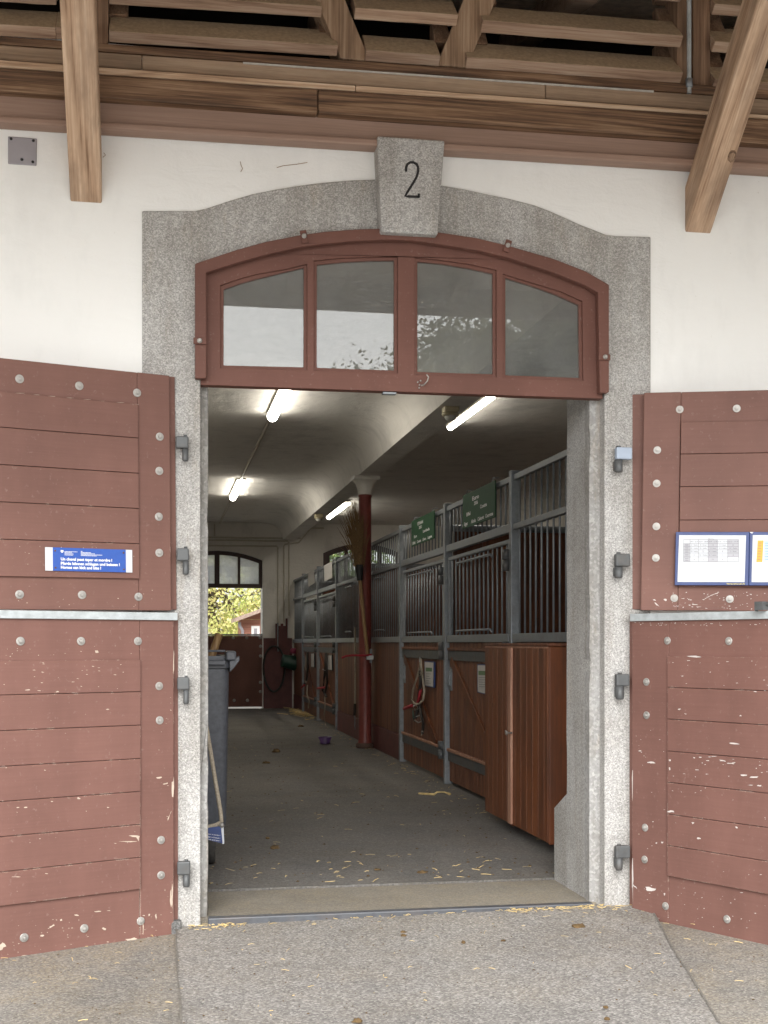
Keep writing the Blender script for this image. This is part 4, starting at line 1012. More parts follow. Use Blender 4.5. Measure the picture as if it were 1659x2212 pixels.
for i, (a, b, t) in enumerate(((.215, .36, .155), (.215, .30, .20), (.215, .315, .25), (.215, .31, .30), (.40, .42, .125), (.40, .515, .17), (.40, .56, .215), (.40, .645, .262), (.40, .58, .305))):
    r = hsh(i); x = a
    while x < b:                      # the fine print, too small to read: broken hairlines
        x2 = min(b, x + r.uniform(.008, .02)); quad(mb, x, x2, t, t + .022, ysg + .0008); x = x2 + .003
mb.prism([sx_(.172, .11), sx_(.203, .11), sx_(.203, .17), sx_(.197, .205), sx_(.1875, .225), sx_(.178, .205), sx_(.172, .17)], FY, ysg - .001, ysg + .0008)
mb.build('lettering', M['print_w'], ws)
for a, t in ((.11, .14), (.895, .14), (.113, .87), (.898, .87)):
    p = sx_(a, t); MB().lathe([(.0042, -.001), (.0038, .0016)], 10, c=(p[0], ysg, p[1]), ax='y').build('rivet', plain('rusty_rivet', (.12, .06, .04), .7) if 'rusty_rivet' not in bpy.data.materials else bpy.data.materials['rusty_rivet'], ws)

# navy notice board on the upper right leaf
nb = empty('notice_board', M=L3.M, label='navy notice board holding printed stable timetables', cat='notice board')
yb = .030
q = [L3.px(u, v, yb) for u, v in ((1460, 1149), (1457.4, 1264), (1659, 1265), (1659, 1149))]
kx = (q[3][0] - q[0][0]) / 199.0; kz = (q[0][1] - q[1][1]) / 115.0
def nbp(u, v): return L3.px(u, v, yb)
XE = q[3][0] + 120 * kx
slope = (q[3][1] - q[0][1]) / (q[3][0] - q[0][0])
def npoly(us): return [nbp(u, v) for u, v in us]
mb = MB(); mb.prism(npoly([(1460, 1149), (1457.4, 1264), (1617, 1264.6), (1619, 1149)]), FY, -(yb - .018), -yb); mb.build('panel', M['navy'], nb, bevel=.002)
mb = MB(); mb.prism(npoly([(1619.6, 1149), (1617.6, 1264.6), (1778, 1265.6), (1780, 1149.4)]), FY, -(yb - .018), -yb); mb.build('panel', M['navy'], nb, bevel=.002)
yp = yb + .0012
def nflat(mb, us, dy, m=None): mb.prism(npoly(us), FY, -(yb + dy - .0005), -(yb + dy))
pc = [(1467, 1156), (1463.5, 1257), (1608.4, 1257.6), (1611.5, 1156.5)]
mb = MB(); nflat(mb, pc, .0012); sheet = mb.build('paper_sheet', M['paper'], nb)
def tb_(a, b):      # table coordinates in the enlarged crop -> pixel
    return (1434.4 + a * .1354, 1140.5 + b * .1354)
colx = [310, 415, 550, 703, 852, 1015, 1190]; rowy = [185, 250, 297, 350, 400, 463, 537]
mb = MB()
for c_i, r_i in [(0, i) for i in range(1, 6)] + [(3, 0), (3, 1), (3, 2), (3, 3), (3, 4), (3, 5), (5, 0), (5, 1), (5, 2), (5, 3), (5, 4), (5, 5), (1, 5), (2, 5)][:11]:
    if c_i and r_i == 0 and c_i != 3 and c_i != 5: continue
    nflat(mb, [tb_(colx[c_i], rowy[r_i]), tb_(colx[c_i], rowy[r_i+1]), tb_(colx[c_i+1], rowy[r_i+1]), tb_(colx[c_i+1], rowy[r_i])], .0018)
tag(mb.build('shaded_cells', M['cell'], sheet), kind='stuff')
mb = MB()
for x in colx: nflat(mb, [tb_(x - 2, 185), tb_(x - 2, 537), tb_(x + 2, 537), tb_(x + 2, 185)], .0024)
for y in rowy: nflat(mb, [tb_(310, y - 2), tb_(310, y + 2), tb_(1190, y + 2), tb_(1190, y - 2)], .0026)
exn = Vector((1, 0, slope)).normalized()
cells = [['19.9 - 21.9', '22.9 - 28.9', '29.9 - 5.10', '6.10 - 12.10', '13.10 - 19.10'], ['2 + ânes', '8 + ânes', '14', '2 + ânes', '12'],
         ['8 + stabu', '8 + stabu', '2 + ânes', '14 + stabu', '14 + Stabu'], ['8 + stabu', '12', '8 + stabu', '8', '2 + ânes'],
         ['12', '14 + Stabu', '8 + stabu', '12', '8'], ['14', '2', '12', '8', '6']]
for r_i, row in enumerate(cells):
    for c_i, s in enumerate(row):
        a = (colx[c_i+1] + colx[c_i+2]) / 2; b = rowy[r_i+1] - (rowy[r_i+1] - rowy[r_i]) * .34
        p = L3.px(*tb_(a, b), yb); nm = len(s)
        put_text(mb, s, Vector((p[0], -(yb + .003), p[1])), exn, Vector((0, 0, 1)), 19 * .1354 * kz * .95, min(nm * 12.5, colx[c_i+2]-colx[c_i+1]-12) * .1354 * kx, .006, 'c')
for r_i in range(1, 6):
    for k in (.34, .72):
        y = rowy[r_i] + (rowy[r_i+1] - rowy[r_i]) * k
        for a in range(336, 388, 9): nflat(mb, [tb_(a, y - 3), tb_(a, y + 4), tb_(a + 6, y + 4), tb_(a + 6, y - 3)], .003)
p = L3.px(*tb_(750, 178), yb); put_text(mb, 'Planning', Vector((p[0], -(yb + .003), p[1])), exn, Vector((0, 0, 1)), 15 * .1354 * kz, 95 * .1354 * kx, 0, 'c')
mb.build('table_print', M['print_k'], sheet)
mb = MB(); p = L3.px(1570, 1262.3, yb); put_text(mb, 'harasnational.ch', Vector((p[0], -(yb + .0006), p[1])), exn, Vector((0, 0, 1)), 2.9 * kz, 38.5 * kx, .008)
mb.build('lettering', M['print_y'], nb)
mb = MB(); nflat(mb, [(1626, 1156), (1623.5, 1257.5), (1772, 1258), (1774, 1156)], .0012); sh2 = mb.build('paper_sheet', M['paper'], nb)
mb = MB(); nflat(mb, [tb_(1495, 200), tb_(1472, 545), tb_(1568, 545), tb_(1588, 200)], .0018); mb.build('orange_column', M['orange'], sh2)
mb = MB(); nflat(mb, [tb_(1590, 200), tb_(1570, 545), (1760, 1215), (1760, 1168)], .0018); mb.build('blue_cells', M['paleblue'], sh2)
mb = MB()
for i in range(1, 8):
    y = 200 + i * 43
    for (a0, a1) in ((1493 - i * 3 + 20, 1575 - i * 3 - 15), (1612, 1700)):
        a = a0
        while a < a1: nflat(mb, [tb_(a, y - 6), tb_(a, y + 5), tb_(a + 8, y + 5), tb_(a + 8, y - 6)], .0026); a += 12
mb.build('table_print', M['print_k'], sh2)
mb = MB(); nflat(mb, [tb_(1365, 64), tb_(1380, 80), tb_(1405, 92), tb_(1428, 66)], .0016); mb.build('torn_paper', M['paper'], nb)

# ================================================================== STALLS
def stall_bars(e, ys, z0, z1, x=XS, r=.0072, proto={}):
    key = (round(z1 - z0, 3), r)
    for y in ys:
        if key not in proto:
            proto[key] = MB().lathe([(r, 0), (r, z1 - z0)], 8).build('bar', M['galv'], e)
            o = proto[key]
        else:
            o = proto[key].copy(); COL.objects.link(o); o.parent = e
        o.matrix_local = PM(e).inverted() @ Matrix.Translation(Vector((x, y, z0)))
def yX(u): return atX(u, 1389, XS).y
def rng(a, b, st):
    n = max(1, int(round((b - a) / st))); return [a + (b - a) * (i + .5) / n for i in range(n)]
ZT = 2.36; ZM = 2.0; ZR0, ZR1 = 1.205, 1.265
def boards(e, y0, y1, z0, z1, m, x=XS, wd=.135, name='plank', th=.03):
    n = max(1, int(round((y1 - y0) / wd))); w_ = (y1 - y0) / n; pr = None
    for i in range(n):
        yc = y0 + w_ * (i + .5)
        if pr is None:
            pr = MB().box(-.004, th, -w_ / 2 + .0022, w_ / 2 - .0022, z0, z1).build(name, m, e, bevel=.003); o = pr
        else:
            o = pr.copy(); COL.objects.link(o); o.parent = e
        o.matrix_local = PM(e).inverted() @ Matrix.Translation(Vector((x, yc, 0)))
def tubebox(e, name, y0, y1, z0, z1, x0=XS - .022, x1=XS + .022, m=None, bv=.004):
    return MB().box(x0, x1, y0, y1, z0, z1).build(name, m or M['galv'], e, bevel=bv, world=True)
def post(e, y, wd=.06, z1=ZT + .03):
    return tubebox(e, 'post', y - wd / 2, y + wd / 2, 0, z1, XS - .034, XS + .034)
def stall_panel(y0, y1, label, plinth=True, hatch=True, posts=()):
    e = empty('stall_panel', (XS, (y0 + y1) / 2, 0), label=label, cat='stall panel', group='fixed stall panels along the aisle')
    tubebox(e, 'top_rail', y0, y1, ZT - .04, ZT, XS - .018, XS + .018); tubebox(e, 'middle_rail', y0, y1, ZM - .02, ZM + .02)
    tubebox(e, 'bottom_rail', y0, y1, ZR0, ZR1, XS - .028, XS + .028)
    stall_bars(e, rng(y0 + .03, y1 - .03, .12), ZR1, ZT - .04)
    boards(e, y0, y1, .27 if plinth else .03, ZR0 - .002, M['stall'])
    if plinth:
        MB().box(XS - .014, XS + .04, y0, y1, 0, .262).build('plinth', M['dado'], e, bevel=.006, world=True)
    if hatch:
        ym = (y0 + y1) / 2 - .3
        for z in (ZM - .09, 1.33): MB().tube([(XS - .02, ym, z), (XS - .03, ym, z + .015), (XS - .03, ym + .55, z + .015), (XS - .02, ym + .55, z)], .008, 6).build('hatch_rail', M['galv'], e, world=True)
    for y in posts: post(e, y)
    return e
def stall_door(y0, y1, label):
    """hinged at the near end y0; top grille fixed, door leaf below it"""
    e = empty('stall_door', (XS, y0, 0), label=label, cat='stall door', group='stall doors along the aisle')
    tubebox(e, 'top_rail', y0, y1, ZT - .04, ZT, XS - .018, XS + .018); tubebox(e, 'middle_rail', y0, y1, ZM - .03, ZM + .03)
    stall_bars(e, rng(y0, y1, .13), ZM + .03, ZT - .04)
    a, b = y0 + .05, y1 - .05; zt = 1.925
    tubebox(e, 'leaf_frame', a, b, zt - .03, zt, XS - .015, XS + .015); tubebox(e, 'leaf_frame', a, a + .045, ZR1, zt - .03, XS - .016, XS + .016)
    tubebox(e, 'leaf_frame', b - .03, b, ZR1, zt - .03, XS - .015, XS + .015)
    tubebox(e, 'bottom_rail', a, b, ZR0, ZR1, XS - .028, XS + .028)
    stall_bars(e, rng(a + .05, b - .03, .13), ZR1, zt - .03)
    for z in (zt - .075, 1.30): MB().tube([(XS - .018, a + .45, z - .02), (XS - .03, a + .45, z), (XS - .03, b - .35, z), (XS - .018, b - .35, z - .02)], .009, 6).build('grip_rail', M['galv'], e, world=True)
    boards(e, a, b, .035, ZR0 - .002, M['stall'], wd=.135)
    tubebox(e, 'iron_strap', a - .01, b, 1.055, 1.135, XS - .018, XS - .003, M['iron'])
    MB().box(XS - .026, XS - .002, a, b, 1.137, 1.16).build('ledge', M['stall'], e, bevel=.004, world=True)
    tubebox(e, 'iron_strap', a - .01, b, .205, .285, XS - .018, XS - .003, M['iron'])
    MB().box(XS - .03, XS - .002, a, b, .287, .31).build('ledge', M['strip'], e, bevel=.004, world=True)
    # diagonal brace from the latch end down to the hinge end
    p0, p1 = Vector((b - .12, 1.05)), Vector((a + .30, .31)); d = (p1 - p0).normalized(); n = Vector((-d.y, d.x)) * .04
    MB().prism([tuple(p0 + n), tuple(p1 + n), tuple(p1 - n), tuple(p0 - n)], FX, XS - .024, XS - .004).build('diagonal_brace', M['varnish'], e, bevel=.004, world=True)
    for z in (1.70, 1.06, .21):
        MB().lathe([(.024, z), (.024, z + .075)], 10, c=(XS - .05, y0 + .02, 0)).lathe([(.024, z + .08), (.024, z + .15)], 10, c=(XS - .05, y0 + .02, 0)).box(XS - .055, XS - .02, y0 + .0, y0 + .10, z + .085, z + .14).build('hinge', M['iron'], e, world=True)
    MB().box(XS - .012, XS - .004, b - .10, b - .02, .80, 1.0).box(XS - .03, XS - .01, b - .075, b - .05, .84, .96).build('latch_plate', M['galv'], e, world=True)
    return e
U = dict(a=1112, b=967.5, c=869.5, d=795, e=730, f=689, g=656.5, h=637)
Y_ = {k: yX(v) for k, v in U.items()}
YN = Y_['a'] - 2.05
stall_panel(YN, Y_['a'] - .03, 'fixed stall panel behind the wooden cabinet, nearest the doorway', False, False, (Y_['a'], YN))
sd1 = stall_door(Y_['a'] + .03, Y_['b'] - .03, 'stall door under the larger green name board, partly behind the cabinet')
post(sd1, Y_['b'])
sd2 = stall_door(Y_['b'] + .03, Y_['c'] - .03, 'stall door under the smaller green name board, pale rope halter hung on it')
post(sd2, Y_['c'])
stall_panel(Y_['c'] + .03, Y_['d'] + .3, 'fixed stall panel just this side of the red column, red plinth below', True, True)
stall_panel(Y_['d'] + .3, Y_['e'] - .03, 'fixed stall panel behind the red column and broom', True, True, (Y_['e'],))
sd3 = stall_door(Y_['e'] + .03, Y_['f'] - .03, 'first stall door beyond the column, white sheet on its grille')
post(sd3, Y_['f'])
sd4 = stall_door(Y_['f'] + .03, Y_['g'] - .03, 'farthest stall door, tilted white sheet on its grille')
post(sd4, Y_['g'])
stall_panel(Y_['g'] + .03, YB - .02, 'short fixed stall panel against the far wall', True, False)
# partitions between the stalls
def partition(y, label, z1=2.15):
    e = empty('stall_partition', (4.2, y, 0), label=label, cat='stall partition', group='boarded partitions between the stalls')
    n = 14; w_ = (5.94 - XS - .06) / n; pr = None
    for i in range(n):
        o = MB().box(-w_/2 + .002, w_/2 - .002, -.025, .025, 0, z1).build('plank', M['stall'], e, bevel=.003) if pr is None else pr.copy()
        if pr is None: pr = o
        else: COL.objects.link(o); o.parent = e
        o.matrix_local = Matrix.Translation(Vector((XS + .05 + w_ * (i + .5) - 4.2, 0, 0)))
    MB().tube([(XS - 4.2 + .04, 0, z1 + .03), (1.7, 0, z1 + .03)], .03, 10).build('cap_pipe', M['galv'], e)
partition(Y_['b'], 'dark boarded partition behind the post between the two name boards')
partition(Y_['d'] + .25, 'dark boarded partition behind the red column', 2.1)
partition(Y_['f'], 'dark boarded partition between the two far stall doors', 2.1)
partition(Y_['a'] - 2.0, 'dark boarded partition nearest the front wall, behind the bars', 1.5)
struct('stall_lining', MB().box(5.90, 5.948, .65, YB - .01, 0, 2.3), M['stall'])
struct('front_lining', MB().box(2.55, 5.9, .602, .64, 0, 1.9), M['stall'])

# name boards and sheets
def name_board(y0, y1, z0, z1, label, lines, m, tiltz=0):
    e = empty('name_board', (XS - .03, (y0 + y1) / 2, z0), label=label, cat='name board', group='boards hung on the stall grilles')
    MB().box(XS - .046, XS - .038, y0, y1, z0, z1).build('board', m, e, bevel=.003, world=True)
    for y in (y0 + .1, y1 - .1): MB().tube([(XS - .042, y, z1 - .005), (XS - .03, y, z1 + .03), (XS + .01, y, z1 + .03)], .004, 5).build('wire_hook', M['galv'], e, world=True)
    mb = MB(); W_ = y1 - y0; H_ = z1 - z0
    for s, a, t, h, wd in lines:      # a, t: centre from the far end and from the top
        put_text(mb, s, Vector((XS - .0475, y1 - a * W_, z1 - t * H_)), Vector((0, -1, 0)), Vector((0, 0, 1)), h * H_, wd * W_, .03, 'c')
    if lines: mb.build('lettering', M['print_w'], e, world=True)
    return e
yb0, yb1 = atX(1071, 1100, XS - .04).y, atX(1001, 1100, XS - .04).y
zb0 = atX(1003, 1143, XS - .04).z; zb1 = 2.37
name_board(yb0, yb1, zb0, zb1, 'larger green name board for the horse Euro on the stall grille',
           [('Euro', .43, .28, .115, .21), ('2006', .44, .43, .10, .12), ('Cosette', .67, .60, .10, .2), ('Eiffel', .20, .66, .10, .13), ('Eiger', .12, .92, .10, .12), ('Alinda', .36, .92, .10, .15), ('Cabaret', .59, .92, .10, .19), ('Couronne', .84, .92, .10, .22)], M['green'])
yc0, yc1 = atX(939, 1150, XS - .04).y, atX(890, 1150, XS - .04).y
zc0 = atX(892, 1181, XS - .04).z
name_board(yc0, yc1, zc0, 2.365, 'smaller green name board for the horse Ethan on the stall grille',
           [('ETHAN', .42, .27, .115, .24), ('2021', .42, .43, .10, .12), ('Euro', .20, .70, .10, .13), ('Lambada', .68, .63, .10, .28), ('Eiffel', .13, .93, .10, .13), ('Cosette', .36, .93, .10, .18), ('Libero', .60, .93, .10, .15), ('Lagune', .83, .93, .10, .17)], M['green'])
def sheet_(pts, x, label, m=None, frame=None):
    ps = [atX(u, v, x) for u, v in pts]
    e = empty('paper_notice', ps[0], label=label, cat='notice', group='paper notices on the stall doors')
    MB().prism([(p.y, p.z) for p in ps], FX, x, x + .002).build('sheet', m or M['paper'], e, world=True)
    if frame:
        c = Vector((0, sum(p.y for p in ps) / 4, sum(p.z for p in ps) / 4))
        MB().prism([((p.y - c.y) * 1.16 + c.y, (p.z - c.z) * 1.08 + c.z) for p in ps], FX, x + .003, x + .016).build('holder', frame, e, world=True)
    return e
dull = plain('dull_paper', (.55, .53, .50), .8, var=.06)
sheet_([(665, 1238), (678.5, 1230), (679.5, 1259), (666, 1268)], XS - .03, 'tilted white sheet on the grille of the farthest stall door', dull)
sheet_([(700, 1222), (717, 1213), (717.5, 1248), (700.5, 1256)], XS - .03, 'white sheet on the grille of the stall door next beyond the broom', dull)
sheet_([(672, 1412), (678, 1412), (678, 1440.5), (672, 1440)], XS - .03, 'slim framed sheet on the boards of the farthest stall door', dull, M['black'])
sheet_([(708, 1416), (716, 1416), (716.5, 1447), (708, 1446)], XS - .03, 'framed sheet on the boards of the stall door next beyond the broom', dull, M['black'])
s1 = sheet_([(917.5, 1430), (935.5, 1431.5), (935, 1483.5), (917.5, 1480)], XS - .03, 'framed record sheet beside the pale rope halter', dull, M['navy'])
s2 = sheet_([(1032, 1437), (1056, 1437.5), (1056, 1500), (1032, 1494)], XS - .03, 'framed record sheet half hidden by the wooden cabinet', dull, M['navy'])
for s_, (u0, u1, v0, v1) in ((s1, (920, 933, 1442, 1450)), (s2, (1034, 1054, 1449, 1458))):
    ps = [atX(u, v, XS - .031) for u, v in ((u0, v0), (u1, v0 + .6), (u1, v1 + .8), (u0, v1))]
    MB().prism([(p.y, p.z) for p in ps], FX, XS - .0325, XS - .0305).build('green_heading', plain('green_print', (.12, .2, .1), .7) if 'green_print' not in bpy.data.materials else bpy.data.materials['green_print'], s_, world=True)
    for k in range(5):
        vv_ = v1 + 5 + k * 5
        ps = [atX(u, v, XS - .031) for u, v in ((u0 + 1, vv_), (u1 - 3 - (k % 2) * 3, vv_ + .4), (u1 - 3 - (k % 2) * 3, vv_ + 1.2), (u0 + 1, vv_ + .8))]
        MB().prism([(p.y, p.z) for p in ps], FX, XS - .0325, XS - .0305).build('text_line', M['print_k'], s_, world=True)
# halters
def halter(c0, label, px_list, x=XS - .06):
    e = empty('halter', atX(*c0, x), label=label, cat='halter', group='halters hung on the stall doors')
    for nm, m, r, pts in px_list:
        MB().tube([atX(u, v, x - .02 * math.sin(i * 1.7)) for i, (u, v) in enumerate(pts)], r, 6).build(nm, m, e, world=True)
    return e
Rp, Lt, Rd = M['rope'], M['leather'], M['redp']
halter((907, 1426), 'halter with a looped pale rope and red noseband beside the framed record sheet', [
    ('hook', M['galv'], .006, [(907, 1420), (907, 1430)]),
    ('rope_loop', Rp, .010, [(909, 1424), (910, 1440), (914, 1470), (917, 1495), (914, 1512), (905, 1521), (895, 1520), (889.5, 1510), (892, 1490), (901, 1462), (907, 1440), (908, 1424)]),
    ('rope_wrap', Rp, .008, [(904, 1453), (912, 1455), (905, 1461), (913, 1463)]),
    ('cheek_strap', Lt, .016, [(908, 1450), (908, 1480), (905, 1500), (903, 1530), (897, 1552)]),
    ('noseband', Rd, .014, [(909, 1488), (906, 1505), (902, 1518)]), ('noseband', Rd, .016, [(873, 1531), (882, 1527), (891, 1524)]),
    ('buckle', M['washer'], .006, [(893, 1525), (900, 1523), (903, 1531), (896, 1534), (893, 1525)]),
    ('chin_strap', Lt, .014, [(906, 1522), (909, 1540), (914, 1560), (913, 1578), (912, 1584)]),
    ('chain', M['washer'], .006, [(896, 1556), (903, 1561), (911, 1558), (908, 1545), (899, 1548)]),
    ('lead_end', Rp, .006, [(913, 1580), (910, 1589)]), ('green_cord', M['bucketg'], .007, [(892, 1535), (893, 1550), (896, 1558)])])
halter((704, 1412), 'dark leather halter with red band on the stall door next beyond the broom', [
    ('strap', Lt, .018, [(704, 1412), (703, 1440), (701, 1460), (697, 1490), (705, 1505)]), ('strap', Lt, .016, [(705, 1412), (706, 1450), (707, 1475), (702, 1498)]),
    ('noseband', Rd, .018, [(686, 1487), (695, 1486), (703, 1485)]), ('lead_rope', Rp, .009, [(702, 1498), (702, 1520), (700, 1545), (703, 1565), (706, 1575)]), ('buckle', M['washer'], .008, [(697, 1446), (702, 1448)])])
halter((661, 1408), 'tan leather halter with pink tip on the farthest stall door', [
    ('strap', Rp, .012, [(664, 1408), (662, 1420), (659, 1440), (664, 1455), (660, 1475)]), ('strap', Lt, .018, [(664, 1410), (665, 1440), (662, 1470), (655, 1482)]),
    ('noseband', Rd, .018, [(651, 1485), (657, 1480)]), ('lead_rope', Rp, .010, [(664, 1480), (663, 1500), (668, 1515), (666, 1530)])])

# ---- wooden cabinet against the stalls
XC = 2.14
def yC(u): return atX(u, 1600, XC).y
fc = empty('feed_cabinet', (XC, 3, 0), label='varnished boarded cabinet by the doorway with a worn pale door edge', cat='cabinet')
zc0_, zc1_ = .075, 1.20
ya, yb_ = yC(1183), yC(1047.5)
MB().box(XC + .0016, XS - .04, ya + .004, yb_, zc0_, zc1_ - .02).build('carcass', M['strip'], fc, world=True)
MB().box(XC + .004, XS - .04, ya - .022, ya + .002, zc0_ - .01, zc1_ - .02).build('end_panel', M['varnish'], fc, bevel=.004, world=True)
MB().box(XC - .008, XS - .04, ya - .024, yb_ + .01, zc1_ - .018, zc1_).build('lid', M['stall'], fc, bevel=.004, world=True)
us = [1047.5, 1055.6, 1064.4, 1073.9, 1084.9, 1094, 1100.2]
us2 = [1107, 1112.4, 1124.9, 1137.4, 1149.9, 1162.4, 1175, 1183.2]
for lst in (us, us2):
    for i in range(len(lst) - 1):
        y1_, y0_ = yC(lst[i]), yC(lst[i + 1])
        MB().box(XC, XC + .0115, y0_ + .0022, y1_ - .0022, zc0_ - (.002), zc1_ - .03).build('plank', M['varnish'], fc, bevel=.003, world=True)
MB().box(XC - .012, XC + .019, yC(1107) + .002, yC(1100.2) - .002, zc0_, zc1_ - .03).build('door_edge', M['strip'], fc, bevel=.003, world=True)
c = atX(1106, 1583, XC - .012); MB().lathe([(.008, -.04), (.013, -.038), (.013, -.03), (.006, -.028), (.006, 0)], 12, c=c, ax='x').build('knob', M['washer'], fc, world=True)
c = atX(1093, 1582, XC); MB().lathe([(.014, -.004), (.014, 0)], 12, c=c, ax='x').build('lock', M['washer'], fc, world=True)
for ya_ in (ya + .12, yb_ - .25): MB().box(XC + .12, XS - .05, ya_, ya_ + .06, 0, zc0_).build('foot', M['stall'], fc, world=True)

# ---- wheeled bin with a broken handle standing in it
bn = empty('wheeled_bin', (.05, 1.6, 0), label='dark grey wheeled bin just inside the doorway, worn lid rim', cat='bin')
Yb0 = 1.25                         # face toward the viewer
pT = atY(495.5, 1435, Yb0); pB = atY(489, 1772, Yb0)
def ring(xr, z, y0, y1, wd, rr=.045):
    out = []; x0 = xr - wd
    for cx, cy, a0 in ((xr - rr, y0 + rr, -90), (xr - rr, y1 - rr, 0), (x0 + rr, y1 - rr, 90), (x0 + rr, y0 + rr, 180)):
        for k in range(5):
            a = R(a0 + 22.5 * k); out.append((cx + rr * math.cos(a), cy + rr * math.sin(a), z))
    return out
rows = [ring(pB.x, .20, Yb0 + .05, Yb0 + .50, .44), ring(pB.x + .004, .24, Yb0 + .03, Yb0 + .53, .46), ring(pT.x, 1.06, Yb0, Yb0 + .66, .52), ring(pT.x + .012, 1.065, Yb0 - .01, Yb0 + .68, .55), ring(pT.x + .012, 1.13, Yb0 - .01, Yb0 + .68, .55), ring(pT.x - .02, 1.13, Yb0 + .03, Yb0 + .64, .48), ring(pT.x - .03, .60, Yb0 + .06, Yb0 + .58, .44)]
mb = MB(); nR = len(rows[0])
mb.add([p for r_ in rows for p in r_], [(i*nR+k, i*nR+(k+1) % nR, (i+1)*nR+(k+1) % nR, (i+1)*nR+k) for i in range(len(rows)-1) for k in range(nR)] + [tuple(range(nR))[::-1], tuple((len(rows)-1)*nR+k for k in range(nR))], True)
o = mb.build('body', M['binp'], bn, world=True); o.data.set_sharp_from_angle(angle=R(40))
# rim with its grip recess and bracket, as the photograph shows it
a, b = atY(463, 1407, Yb0 - .03), atY(507, 1434, Yb0 - .03)
mb = MB().box(a.x + .06, atY(510, 1420, Yb0 - .03).x, Yb0 - .05, Yb0 + .10, atY(500, 1427, Yb0 - .03).z, atY(500, 1406, Yb0 - .03).z)
mb.build('rim_corner', M['binp'], bn, bevel=.01, world=True)
MB().box(-.12, atY(487, 1420, Yb0 - .03).x, Yb0 - .05, Yb0 - .025, atY(470, 1408.5, Yb0 - .03).z, atY(470, 1405, Yb0 - .03).z + .003).build('grip', M['binp'], bn, bevel=.005, world=True)
MB().box(-.12, atY(487, 1420, Yb0 - .03).x, Yb0 - .05, Yb0 - .0, atY(470, 1437, Yb0 - .03).z, atY(470, 1426, Yb0 - .03).z).build('grip', M['binp'], bn, bevel=.006, world=True)
br = [atY(500, 1427, Yb0 - .02), atY(517, 1417, Yb0 - .02), atY(517, 1427, Yb0 - .02), atY(504, 1444, Yb0 - .02), atY(496, 1452, Yb0 - .02), atY(496, 1427, Yb0 - .02)]
MB().prism([(p.x, p.z) for p in br], FY, Yb0 - .03, Yb0 + .05).build('lift_bracket', M['binp'], bn, bevel=.005, world=True)
for x in (.262, -.17):
    whl = MB().lathe([(.045, -.024), (.10, -.022), (.112, -.012), (.112, .012), (.10, .022), (.045, .024)], 24, ax='x', c=(x, Yb0 + .08, .112)).build('wheel', M['rubber'], bn, world=True)
MB().tube([(-.2, Yb0 + .08, .112), (.29, Yb0 + .08, .112)], .012, 8).build('axle', M['iron'], bn, world=True)
MB().box(-.16, .24, Yb0 + .03, Yb0 + .2, .15, .21).build('axle_housing', M['binp'], bn, bevel=.01, world=True)
p0, p1 = atY(455, 1425, Yb0 + .2), atY(473.5, 1370, Yb0 + .2)
tag(MB().tube([p0 - (p1 - p0) * 3, p0, p1, p1 + (p1 - p0) * .03], [.022, .022, .022, .012], 14).build('tool_handle', M['cane'], None), 'short wooden tool handle sticking up out of the grey bin', 'tool handle')
Yr = .80
rp = empty('barrier_rope', atY(450, 1700, Yr), label='grey barrier rope slung down in front of the wheeled bin', cat='rope')
MB().tube([atY(444, 1560, Yr), atY(451, 1600, Yr), atY(460, 1655, Yr), atY(469, 1710, Yr), atY(476, 1750, Yr), atY(478.5, 1776, Yr)], .0105, 8).build('hanging_rope', M['rope'], rp, world=True)
MB().tube([atY(430, 1787, Yr), atY(450, 1786.5, Yr), atY(466, 1783, Yr), atY(477, 1777, Yr)], .0115, 8).build('cross_rope', M['rope'], rp, world=True)
tg = empty('hanging_tag', atY(478, 1782, Yr - .01), label='small blue warning tag hanging from the barrier rope by the bin wheel', cat='sign')
tp = [atY(u, v, Yr - .02) for u, v in ((438, 1790), (477, 1784), (481, 1822), (438, 1811))]
tq = [(p.x, p.z) for p in tp]
MB().prism(tq, FY, Yr - .024, Yr - .018).build('tag_face', M['signblue'] if 0 else M['navy'], tg, world=True)
ed = [(p.x, p.z) for p in (atY(477, 1783, Yr - .02), atY(483, 1786, Yr - .02), atY(484.5, 1822, Yr - .02), atY(480.5, 1823.5, Yr - .02))]
MB().prism(ed, FY, Yr - .022, Yr + .01).build('white_edge', M['paper'], tg, world=True)
MB().lathe([(.012, 0), (.012, .004)], 12, c=atY(479, 1783, Yr - .03), ax='y').build('eyelet', M['washer'], tg, world=True)
mb = MB()
for i, (s, v) in enumerate((('taper et mordre !', 1805), ('schlagen und beissen !', 1811), ('kick and bite !', 1816.5))):
    p = atY(475.5, v + 1, Yr - .0255); put_text(mb, s, Vector((p.x, Yr - .0258, p.z)), Vector((.985, 0, -.17)), Vector((0, 0, 1)), .0055, .062 if i != 1 else .075, .01, 'r')
mb.build('lettering', M['print_w'], tg, world=True)

